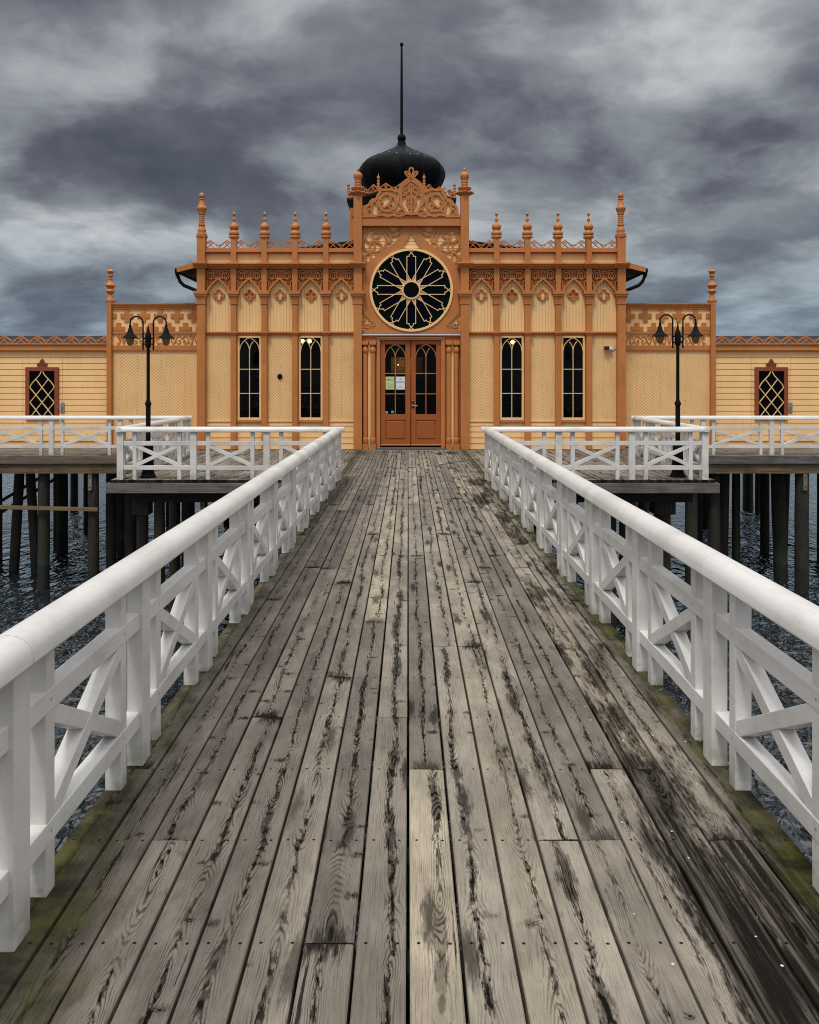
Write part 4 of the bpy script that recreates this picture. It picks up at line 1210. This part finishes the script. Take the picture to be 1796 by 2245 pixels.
# -------- entrance
cz = Z(737.6)
bpart(MB().tube([(-ci, YF - .11, Z(735.2)), (ci, YF - .11, Z(735.2))], .026, 10), 'drip_rail', GALV, smooth=50)
mb = MB().box(-ci, ci, YF - .05, YF + .06, Z(733), Z(726)); bpart(mb, 'head_board', ORA, bevel=.003)
k4 = K / 5.75
def R4x(p): return (760 + p / 5.75 - 901.6) * K
def R4z(p): return Z(680 + p / 5.75)
mb = MB().box(-ci, R4x(378), YF + .02, YF + .09, .0, Z(733)); mb.box(R4x(1238), ci, YF + .02, YF + .09, .0, Z(733)); mb.box(R4x(378), R4x(1238), YF - .03, YF + .09, R4z(348), R4z(336))
bpart(mb, 'entrance_backing', ORA)
mb = MB()
for a, b_ in ((380, 421), (1190, 1236)): mb.box(R4x(a), R4x(b_), YF - .06, YF + .09, .03, R4z(350))
mb.box(R4x(421), R4x(1190), YF - .055, YF + .09, R4z(379), R4z(350))
bpart(mb, 'door_frame', ORA, bevel=.004)
bpart(MB().box(R4x(376), R4x(1240), YF - .12, YF + .09, .002, .03 + .028), 'doorstep', BEAMG, bevel=.005)
for a, b_ in ((196, 274), (288, 372), (1245, 1331), (1339, 1424)):
    xc = (R4x(a) + R4x(b_)) / 2; hw = (R4x(b_) - R4x(a)) / 2 - .002
    shaft = MB().box(xc - .051, xc + .051, YF - .09, YF + .015, R4z(1600), R4z(530))
    cobj = bpart(shaft, 'column', ORA, bevel=.03)
    cp = MB().box(xc - hw, xc + hw, YF - .125, YF + .018, R4z(437), R4z(390))
    cp.lathe([(R4z(542), .052), (R4z(532), .066), (R4z(505), .074), (R4z(480), .066), (R4z(460), .042), (R4z(436), .03)], xc, YF - .045, 0, 14)
    bpart(cp, 'capital', ORA, cobj, smooth=40)
    bs = MB().box(xc - hw * .93, xc + hw * .93, YF - .12, YF + .018, .004, R4z(1678))
    bs.lathe([(R4z(1674), .062), (R4z(1655), .072), (R4z(1630), .072), (R4z(1608), .066), (R4z(1594), .052)], xc, YF - .045, 0, 14)
    bpart(bs, 'base', ORA, cobj, smooth=40)
for a in (270, 1318):
    bpart(MB().box(R4x(a - 3), R4x(a + 33) if a < 600 else R4x(a + 30), YF - .02, YF + .018, .004, R4z(440)), 'yellow_strip', YEL)
for side, (a, b_) in (('l', (425, 804)), ('r', (814, 1190))):
    x0, x1 = R4x(a), R4x(b_); zt, zb = R4z(381), R4z(1708)
    g0, g1 = (R4x(485), R4x(740)) if side == 'l' else (R4x(870), R4x(1128))
    gt, gb2 = R4z(432), R4z(1312)
    yf = YF + .0
    mb = MB().box(x0, g0, yf, yf + .05, zb, zt); mb.box(g1, x1, yf, yf + .05, zb, zt)
    mb.box(g0, g1, yf + .001, yf + .05, gt, zt); mb.box(g0, g1, yf + .001, yf + .05, zb, R4z(1634)); mb.box(g0, g1, yf + .001, yf + .05, R4z(1385), gb2)
    mb.box(g0, g1, yf + .022, yf + .05, R4z(1634), R4z(1385))
    dr = bpart(mb, 'door', DOORP, bevel=.003)
    pn = MB(); q = .018
    pn.sq([(0, .001, .001)], 0, 0) if False else None
    pn.box(g0 + .03, g1 - .03, yf + .006, yf + .03, R4z(1634) + .03, R4z(1385) - .03)
    bpart(pn, 'door_panel', DOORP, dr, bevel=.012)
    bpart(MB().box(x0, x1, yf - .022, yf - .001, zb + .003, zb + .035), 'weatherboard', ORA, dr, bevel=.006)
    bpart(MB().box(g0, g1, yf + .03, yf + .036, gb2, gt), 'pane', GLASS, dr)
    t_ = MB(); tracery(t_, g0, g1, gb2, gt, yf + .004, yf + .028, wd=.016, tf=(.415, .708), spring=.19)
    bpart(t_, 'glazing_bar', ORA, dr)
    if side == 'r':
        bpart(MB().box(R4x(818), R4x(852), yf - .008, yf - .0005, R4z(1235), R4z(1120)), 'handle_plate', BRONZE, dr)
        hd = MB()
        hd.tube([(R4x(833), yf - .004, R4z(1135)), (R4x(833), yf - .02, R4z(1135))], .018, 12)
        hd.tube([(R4x(832), yf - .004, R4z(1198)), (R4x(832), yf - .045, R4z(1198))], .016, 12)
        hd.tube([(R4x(832), yf - .042, R4z(1198)), (R4x(858), yf - .046, R4z(1200)), (R4x(892), yf - .042, R4z(1205))], .009, 8)
        bpart(hd, 'door_handle', BRASS, dr, smooth=40)
# indoors beyond the doors
iw = MB().box(R4x(540), R4x(975), 22.5, 22.55, R4z(800), R4z(560)); bpart(iw, 'lobby_wall', INWALL)

# -------- tower, dome and spire
XT, YT = -.245, 22.35
def octo(r): return [(XT + r * cos(radians(22.5 + 45 * k)), YT + r * sin(radians(22.5 + 45 * k))) for k in range(8)]
def octstack(mb, prof):
    i = len(mb.v)
    for (z, r) in prof: mb.v.extend((x, y, z) for x, y in octo(r))
    for j in range(len(prof) - 1):
        for k in range(8):
            l = (k + 1) % 8; mb.f.append((i + 8 * j + k, i + 8 * j + l, i + 8 * j + 8 + l, i + 8 * j + 8 + k))
    mb.f.append(tuple(i + k for k in range(7, -1, -1))); e = i + 8 * (len(prof) - 1); mb.f.append(tuple(e + k for k in range(8)))
    return mb
tw = bpart(octstack(MB(), [(4.5, 1.36), (6.06, 1.36)]), 'tower', YEL)
tc = MB()
for (x, y) in octo(1.37): tc.box(x - .05, x + .05, y - .05, y + .05, 4.5, 6.055)
for k in range(8):
    (xa, ya), (xb, yb) = octo(1.375)[k], octo(1.375)[(k + 1) % 8]
    for q in range(12):
        f_ = (q + .5) / 12
        x, y = xa + (xb - xa) * f_, ya + (yb - ya) * f_
        tc.lathe([(5.80, .012), (5.82, .04), (5.86, .047), (6.05, .047)], x, y, 0, 8)
bpart(tc, 'corner_trim', ORA, tw)
bpart(octstack(MB(), [(6.05, 1.39), (6.08, 1.42), (6.12, 1.44), (6.22, 1.485), (6.225, 1.51), (6.285, 1.51), (6.29, 1.50), (6.32, 1.25)]), 'tower_eave', ROOFM, tw)
wall_oct = octo(1.465)
def crest3d(mb, pa, pb, n, zb, h):
    sub = MB(); L = (Vector(pb) - Vector(pa)).length
    for k in range(n): crest_motif(sub, L * (k + .5) / n, L / n, zb, h, -.012, .012, t=.02)
    sub.box(0, L, -.018, .018, zb - .03, zb + .01)
    ux, uy = (pb[0] - pa[0]) / L, (pb[1] - pa[1]) / L
    i = len(mb.v)
    mb.v += [(pa[0] + ux * s_ - uy * t_, pa[1] + uy * s_ + ux * t_, z_) for s_, t_, z_ in sub.v]
    mb.f += [tuple(i + q for q in f_) for f_ in sub.f]
tcr = MB()
for k in range(8): crest3d(tcr, wall_oct[k], wall_oct[(k + 1) % 8], 3, 6.315, .18)
bpart(tcr, 'tower_cresting', ORA, tw)
sf = [(0, .045), (.03, .048), (.045, .035), (.06, .035), (.075, .043), (.10, .043), (.115, .032), (.13, .032), (.145, .040), (.165, .040), (.18, .028), (.195, .028), (.21, .036), (.23, .036), (.245, .022), (.26, .022), (.28, .036), (.30, .038), (.325, .024), (.345, .010), (.39, .002)]
sf = [(z_ * 1.15, r_ * 1.05) for z_, r_ in sf]
me_sf = MB().lathe(sf, seg=14).mesh('tower_finial', ORA, smooth=38)
for (x, y) in wall_oct: link('tower_finial', me_sf, tw, (x, y - YF, 6.295))
kd = 22.35 / F; ks = kd / 5.988
zd = lambda py: H - ((80 + py / 5.988) - CY) * kd
prof = [(2090, 430), (2010, 478), (1950, 515), (1880, 545), (1820, 558), (1760, 550), (1700, 520), (1650, 462), (1600, 372), (1550, 268), (1500, 165), (1470, 112), (1440, 72), (1420, 58), (1385, 50)]
dm = MB(); seg = 144
pr2 = [(zd(p), r * ks) for p, r in prof]
pts_ = smooth_path(pr2, 3)
i0 = len(dm.v)
for (z_, r_) in pts_:
    for k in range(seg):
        a = 2 * pi * k / seg
        dm.v.append((XT + r_ * cos(a) * (1 + .030 * max(0, 1 - 5 * abs(sin(6 * a)))), YT + r_ * sin(a) * (1 + .030 * max(0, 1 - 5 * abs(sin(6 * a)))), z_))
for j in range(len(pts_) - 1):
    for k in range(seg):
        l = (k + 1) % seg; dm.f.append((j * seg + k, j * seg + l, (j + 1) * seg + l, (j + 1) * seg + k))
dm.f.append(tuple(range(seg - 1, -1, -1))); dm.f.append(tuple((len(pts_) - 1) * seg + k for k in range(seg)))
def dome_mat():
    m, t, b = new_mat("black_dome_metal")
    o = t.pos(); x, y, z = t.xyz(o)
    n = t.noise(t.vec(t.mul(x, 3.0), t.mul(y, 3.0), t.mul(z, 1.2)), 1.6, 6, .65)
    c = t.mix(t.ss(n, .35, .7), (0.003, 0.0034, 0.0045), (0.008, 0.0095, 0.011))
    vd, vc = t.voro(o, 11.0)
    sp_ = t.mul(t.mul(t.ss(vd, .26, .14), t.ss(t.xyz(vc)[0], .58, .66)), t.mul(t.ss(z, 7.25, 7.45), t.ss(z, 7.85, 7.68)))
    c = t.mix(sp_, c, (0.45, 0.47, 0.48))
    t.put(b.inputs['Base Color'], c); b.inputs['Roughness'].default_value = .55
    b.inputs['Specular IOR Level'].default_value = .07
    return m
dome = bpart(dm, 'dome', dome_mat(), smooth=60)
spm = MB()
zb0 = zd(1335)
spm.lathe([(zd(1392), 50 * ks), (zd(1380), 44 * ks), (zd(1376), 38 * ks), (zd(1370), 46 * ks)] + [(zb0 + 57 * ks * sin(a), 57 * ks * cos(a)) for a in [radians(-50 + 13 * k) for k in range(11)]] + [(zd(1284), 24 * ks), (zd(1282), 20 * ks), (zd(600), 17 * ks), (zd(130), 13 * ks)], XT, YT, 0, 18)
spm.lathe([(zd(105) + 25 * ks * sin(a), 25 * ks * cos(a)) for a in [radians(-84 + 14 * k) for k in range(13)]], XT, YT, 0, 16)
bpart(spm, 'spire', BLK, dome, smooth=45)

# ------------------------------------------------------------------ side wings
KS = YS / F
def XS(px): return (px - CX) * KS + CAMX
def ZS(py): return H - (py - CY) * KS
k38 = KS / 3.8333
fin_w = [(400, 32), (392, 39), (376, 39), (371, 30), (352, 22), (326, 17), (316, 30), (303, 38), (290, 30), (280, 22), (270, 30), (256, 43), (249, 41), (236, 28), (216, 18), (206, 17), (203, 21), (198, 14), (184, 14), (178, 22), (166, 22), (158, 13), (152, 22), (136, 29), (124, 20), (116, 6), (95, 1)]
me_w = MB().lathe([((400 - a) * k38, r * k38) for a, r in fin_w], seg=18).mesh('finial', ORA, smooth=38)
def side_wing(sg, label, door_c, vent=False):
    OW = (0, YS, 0)
    t = thing('side_wing', label, 'building', OW)
    P = lambda mb, name, mat, parent=None, **kw: mb.build(name, mat, parent or t, org=OW, **kw)
    xi = 4.99                       # meets the pavilion
    xo = 7.39                       # the outer pilaster axis
    hw = .058
    so = lambda a, b_: sorted((sg * a, sg * b_))
    # screen wall with crosses and chevrons
    z1, z2, z3, z4, z5 = ZS(677.4), ZS(727), ZS(732), ZS(757), ZS(768.6)
    xa, xb = so(xi, xo - hw)
    cap = MB().box(xa, xb, YS - .10, YS + .22, ZS(668.5), ZS(665)); cap.box(xa, xb, YS - .07, YS + .2, ZS(673), ZS(668.7)); cap.box(xa, xb, YS - .045, YS + .18, ZS(677.6), ZS(673.2))
    P(cap, 'coping', ORA, bevel=.004)
    P(MB().box(xa, xb, YS + .0, YS + .16, z3, ZS(676)), 'cross_panel', YEL)
    cr_ = MB(); yy0, yy1 = YS - .028, YS + .002
    pit = 36.6 * KS; aw = 5.1 * KS; al = 13.7 * KS; zc = ZS(692.5)
    c0 = XS(285.2) if sg < 0 else -XS(285.2) - .0
    top_z, bot_z = ZS(678), ZS(726.5)
    mid = (xa + xb) / 2
    for k in range(-3, 4):
        xc = mid + (k + .0) * pit
        polyv = clip_rect([(xc - aw, zc - al), (xc + aw, zc - al), (xc + aw, top_z), (xc - aw, top_z)], xa, xb, bot_z, top_z)
        polyh = clip_rect([(xc - al, zc - aw), (xc + al, zc - aw), (xc + al, zc + aw), (xc - al, zc + aw)], xa, xb, bot_z, top_z)
        if polyv: cr_.prism(polyv, yy0, yy1)
        if polyh: cr_.prism(polyh, yy0 - .001, yy1)
        xc += pit / 2; zl = ZS(720.5)
        polyv = clip_rect([(xc - aw, zl), (xc + aw, zl), (xc + aw, ZS(707.5)), (xc - aw, ZS(707.5))], xa, xb, bot_z, top_z)
        polyh = clip_rect([(xc - al, ZS(725.2)), (xc + al, ZS(725.2)), (xc + al, ZS(716.3)), (xc - al, ZS(716.3))], xa, xb, bot_z, top_z)
        if polyv: cr_.prism(polyv, yy0, yy1)
        if polyh: cr_.prism(polyh, yy0 - .001, yy1)
    P(cr_, 'cross_ornament', ORA, bevel=.003)
    P(MB().box(xa, xb, YS - .05, YS + .16, z3, z2), 'string_course', ORA, bevel=.003)
    P(MB().box(xa, xb, YS - .004, YS + .16, z4, z3 - .001), 'scroll_panel', YEL)
    zm = (z3 + z4) / 2; A = (z3 - z4) / 2
    n = 4; Lw = (xb - xa - .2) / n
    for k in range(n):
        sw = MB(); x0 = xa + .1 + Lw * k; m_ = 1 if k % 2 == 0 else -1
        q = lambda pts: [(x0 + Lw / 2 + m_ * p[0] * Lw, zm + p[1] * A) for p in pts]
        sw.ribbon(q(smooth_path([(-.48, -.55), (-.40, -.75), (-.34, -.2), (-.30, .55), (-.22, .5), (-.22, -.3), (-.16, -.7), (-.08, .4), (0, .62), (.02, -.1), (.06, -.7), (.16, -.5), (.25, .3), (.36, .7), (.48, .2)], 4)), .028, YS - .024, YS)
        sw.ribbon(q(smooth_path([(-.45, .35), (-.40, .72), (-.36, .4), (-.44, .1)], 4)), .02, YS - .022, YS)
        sw.ribbon(q(smooth_path([(.08, .1), (.16, .5), (.10, .75), (.05, .5)], 4)), .02, YS - .022, YS)
        sw.ribbon(q(smooth_path([(.22, -.3), (.32, -.72), (.44, -.5), (.40, -.1), (.33, -.3)], 4)), .02, YS - .022, YS)
        P(sw, 'scrollwork', ORA)
    P(MB().box(xa, xb, YS - .045, YS + .16, z5, z4 - .001), 'lower_rail', ORA, bevel=.004)
    Lc = xb - xa
    turns = [xa + Lc * f_ for f_ in ((.26, .515, .765) if sg < 0 else (.235, .485, .74))]
    cv = chevron(MB(), xa, xb, .03, z5, turns, YS + .003, slope=.86, pitch=.0745, gap=.0085)
    cvo = P(cv, 'chevron_panel', YEL)
    P(MB().box(xa, xb, YS + .0315, YS + .16, .0, z5), 'groove_shade_backing', GROOVE_SHADE, cvo)  # groove shade put into the backing colour here too
    # outer pilaster with its finial
    po = P(MB().box(sg * xo - hw, sg * xo + hw, YS - .11, YS + .12, .012, ZS(664)), 'pilaster', ORA, bevel=.006)
    link('finial', me_w, po, (sg * xo, 0, ZS(664)))
    # low range beyond
    xa, xb = so(xo + hw, 14.2)
    zt = ZS(768)
    hb = MB(); pitch = 13.1 * KS; zs0 = .012
    dx0, dx1 = door_c - 43.2 * KS + .0, door_c + 43.5 * KS
    dt = ZS(783)
    zline = dt - pitch * 14
    hboards(hb, xa, dx0 - .004, .012, zt, YS - .004, pitch=pitch, lap=.010, gap=.010, zstart=zline)
    hboards(hb, dx1 + .004, xb, .012, zt, YS - .004, pitch=pitch, lap=.010, gap=.010, zstart=zline)
    hboards(hb, dx0 - .004, dx1 + .004, dt + .006, zt, YS - .004, pitch=pitch, lap=.010, gap=.010, zstart=zline)
    hb.box(xa, xb, YS + .0265, YS + .14, 0, zt)
    hb.box(*so(xi + .0, 14.2), YS + .165, 24.9, .0, 2.2)
    P(hb, 'wall', YEL)
    db = hboards(MB(), dx0 + .003, dx1 - .003, .05, dt, YS - .003, pitch=pitch, lap=.010, gap=.010, zstart=zline)
    dr = P(db, 'door', YEL)
    fx0, fx1 = door_c - 36.2 * KS, door_c + 36.2 * KS
    ft, fb = ZS(805), ZS(921)
    fr = MB(); q = 8.6 * KS
    fr.box(fx0, fx0 + q, YS - .045, YS + .016, fb, ft); fr.box(fx1 - q, fx1, YS - .045, YS + .016, fb, ft)
    fr.box(fx0 + q, fx1 - q, YS - .044, YS + .016, ft - q, ft); fr.box(fx0 + q, fx1 - q, YS - .044, YS + .016, fb, fb + q)
    wf = P(fr, 'window_frame', BROWN, dr, bevel=.004)
    gx0, gx1, gz0, gz1 = fx0 + q, fx1 - q, fb + q, ft - q
    P(MB().box(gx0, gx1, YS - .012, YS - .006, gz0, gz1), 'pane', BLKG, dr)
    lt = MB(); hx = (gx1 - gx0) / 2; cx = (gx0 + gx1) / 2
    U = lambda pts: [(cx + p[0] * hx * .965, gz1 - p[1] * (gz1 - gz0)) for p in pts]
    y0, y1 = YS - .032, YS - .012
    S_ = .365                                     # first side point, fraction of the height
    st = .165
    for m_ in (1, -1):
        lt.ribbon(U(smooth_path([(m_ * .06, .0), (m_ * .20, .085), (m_ * .52, .18), (m_ * .86, .285), (m_ * 1.0, S_)], 5)), .021, y0, y1)
        lt.ribbon(U([(m_ * .50, .18), (0, S_), (-m_ * .5, S_ + st), (-m_ * 1.0, S_ + 2 * st)]), .02, y0, y1)
        lt.ribbon(U([(m_ * 1.0, S_), (m_ * .5, S_ + st), (0, S_ + 2 * st), (-m_ * .5, S_ + 3 * st), (-m_ * .9, 1.0)]), .02, y0, y1)
        lt.ribbon(U([(m_ * 1.0, S_ + 2 * st), (m_ * .5, S_ + 3 * st), (m_ * .1, 1.0)]), .02, y0, y1)
    P(lt, 'lattice', CREAM, wf)
    # carved leaf over the frame
    s7 = KS / 7.1875
    V = lambda pts: [(door_c + p[0] * s7, ft + p[1] * s7) for p in pts]
    lf = MB().prism(V([(-72, 0), (-80, 50), (-78, 66), (-48, 66), (-36, 90), (-20, 118), (0, 134), (20, 118), (36, 90), (48, 66), (78, 66), (80, 50), (72, 0)]), YS - .03, YS + .0)
    for pp in ([(0, 110), (-16, 80), (0, 40), (16, 80)],):
        lf.ribbon(V(pp), 9 * s7, YS - .042, YS - .02, closed=True)
    for m_ in (1, -1): lf.ribbon(V(smooth_path([(m_ * 66, 48), (m_ * 40, 44), (m_ * 22, 22), (m_ * 50, 14), (m_ * 66, 48)], 4)), 9 * s7, YS - .042, YS - .02)
    P(lf, 'leaf_ornament', BROWN, wf)
    hx0 = fx1 + .05 if sg < 0 else fx1 + .03
    hd = MB().box(hx0, hx0 + .085, YS - .024, YS - .003, ZS(904.5), ZS(882.5))
    hd.tube([(hx0 + .04, YS - .02, ZS(892)), (hx0 + .04, YS - .06, ZS(892)), (hx0 - .0, YS - .065, ZS(892)), (hx0 - .07, YS - .06, ZS(892.5))], .011, 8)
    hd.tube([(hx0 + .045, YS - .03, ZS(900.5)), (hx0 + .045, YS - .02, ZS(900.5))], .012, 8)
    P(hd, 'door_handle', GREYM, dr, bevel=.002)
    # cornice and cresting, roof
    cn = MB().box(xa, xb, YS - .12, YS + .16, ZS(756), ZS(753.4)); cn.box(xa, xb, YS - .085, YS + .16, ZS(767.8), ZS(756.2)); cn.box(xa, xb, YS - .10, YS + .16, ZS(768.6), ZS(766.6))
    P(cn, 'cornice', ORA, bevel=.004)
    ct = MB(); mo = 36.75 * KS
    n = int((xb - xa) / mo) + 1
    for k in range(n):
        xc = (xb - mo * (k + .12)) if sg < 0 else (xa + mo * (k + .38))
        if xc - mo * .5 > xa - .3 and xc + mo * .5 < xb + .3:
            crest_motif(ct, xc, mo, ZS(753.4), 16.6 * KS, YS - .075, YS - .045, t=.021)
    ct.v = [(min(max(a, xa), xb), b_, c) for a, b_, c in ct.v]
    P(ct, 'cresting', ORA)
    rf = MB(); i = 0
    xr0, xr1 = so(xi + .02, 14.2)
    rf.v = [(x, y, z) for x in (xr0, xr1) for y, z in ((YS + .17, 2.46), (24.3, 2.93), (27.4, 2.45), (27.4, 2.36), (24.3, 2.84), (YS + .17, 2.37))]
    rf.f = [(k, (k + 1) % 6, 6 + (k + 1) % 6, 6 + k) for k in range(6)] + [tuple(range(6)), tuple(range(11, 5, -1))]
    P(rf, 'roof', ROOFM)
    bk = MB().box(xr0, xr1, 24.9, 27.2, .0, 2.35); P(bk, 'rear_wall', YEL)
    if vent:
        x = XS(1582)
        v_ = MB().box(x - .08, x + .08, 22.3, 22.5, 2.5, ZS(733) + .10); v_.sq([(ZS(733) + .10, .115, .13), (ZS(722) + .13, .01, .01)], x, 22.4)
        P(v_, 'roof_vent', ROOFM)
    return t
side_wing(-1, 'left yellow side wing with carved crosses, pinnacle and lattice window door', XS(93.4))
side_wing(1, 'right yellow side wing with carved crosses, pinnacle and small black roof vent', XS(1690.5), vent=True)

# ------------------------------------------------------------------ small things
o = MB().lathe([(0, .058), (.02, .062), (.035, .055), (.04, .04), (.045, .001)], seg=24).build('wall_vent', BLK, smooth=35)
o.rotation_euler = (pi / 2, 0, 0); o.location = (X(613.4), YF + .004, Z(825.5))
tag(o, 'small round black vent on the chevron boards left of the door', 'vent')
fl_ = thing('security_light', 'small dark red and white security light on the right chevron panel', 'light', (X(1331), YF - .01, Z(764)))
MB().box(-.095, .02, -.13, -.03, -.045, .05).build('lamp_head', REDB, fl_, bevel=.012)
MB().box(.022, .105, -.10, -.03, -.035, .035).build('housing', PAPW, fl_, bevel=.012)
MB().tube([(.06, -.04, -.03), (.06, -.03, -.06), (.12, .0, -.055), (.20, .01, -.03), (.21, .012, .05)], .006, 6).build('cable', BLK, fl_)
MB().box(.04, .08, -.03, .014, -.02, .02).build('bracket', GREYM, fl_)
def sheet(name, label, x0, x1, z0, z1, mat, bars, tilt=0.0):
    yb = YF + .0265
    o = MB().box(x0, x1, yb - .0012, yb, z0, z1).build(name, mat); tag(o, label, 'notice')
    ink = MB()
    for (a, b_, c, h_) in bars:
        xx0, xx1 = x0 + (x1 - x0) * a, x0 + (x1 - x0) * b_; zz_ = z0 + (z1 - z0) * c
        ink.box(xx0, xx1, yb - .0019, yb - .0013, zz_ - h_, zz_ + h_)
    if bars: ink.build('print', INK, o)
    return o
sheet('notice', 'yellow-green paper notice taped inside the left door pane', R4x(490), R4x(601), R4z(1000), R4z(838), PAPG, [(.12, .9, .74, .008), (.2, .45, .78, .006), (.15, .4, .45, .003), (.2, .85, .36, .003), (.15, .9, .22, .003), (.3, .8, .16, .002)])
sheet('notice', 'upper white paper notice inside the left door pane', R4x(622), R4x(735), R4z(914), R4z(838), PAPW, [(.4, .6, .72, .003), (.3, .65, .52, .003), (.1, .95, .22, .003), (.15, .85, .1, .002)])
sheet('notice', 'lower white paper notice inside the left door pane', R4x(622), R4x(733), R4z(1000), R4z(918), PAPW, [(.42, .6, .72, .003), (.3, .7, .45, .003), (.2, .85, .25, .004)])
sheet('sticker', 'bright blue square sticker low in the left door pane', R4x(486), R4x(520), R4z(1303), R4z(1275), PAPB, [])
sheet('sticker', 'darker blue square sticker right of the bright one on the door', R4x(562), R4x(594), R4z(1298), R4z(1270), PAPB, [])
def globe(label, px, py, y=21.35, mat=GLOW, r=.055):
    k_ = y / F; x = (px - CX) * k_ + CAMX; z = H - (py - CY) * k_
    t = thing('pendant_lamp', label, 'lamp', (x, y, z), 0, 'lit lamps behind the windows')
    MB().lathe([(r * sin(a), r * cos(a)) for a in [radians(-86 + 14.3 * k) for k in range(13)]], seg=16).build('globe', mat, t, smooth=60)
    MB().tube([(0, 0, r * .9), (0, 0, 4.3 - z)], .006, 6).build('cord', BLK, t)
    return t
globe('left one of two lit globe lamps in the window left of the door', 663.5, 748)
globe('right one of two lit globe lamps in the window left of the door', 679, 748)
globe('single lit globe lamp in the window right of the door', 1124, 750)
globe('tiny dim lamp seen through the left door pane', 873, 800, 22.3, DIMGLOW, .018)

lb = bpy.data.lights.new('lobby_lamp', 'POINT'); lb.energy = 2.5; lb.color = (1, .75, .45); lb.shadow_soft_size = .05
lbo = bpy.data.objects.new('lobby_lamp', lb); COL.objects.link(lbo); lbo.location = (-.3, 22.2, 2.1)
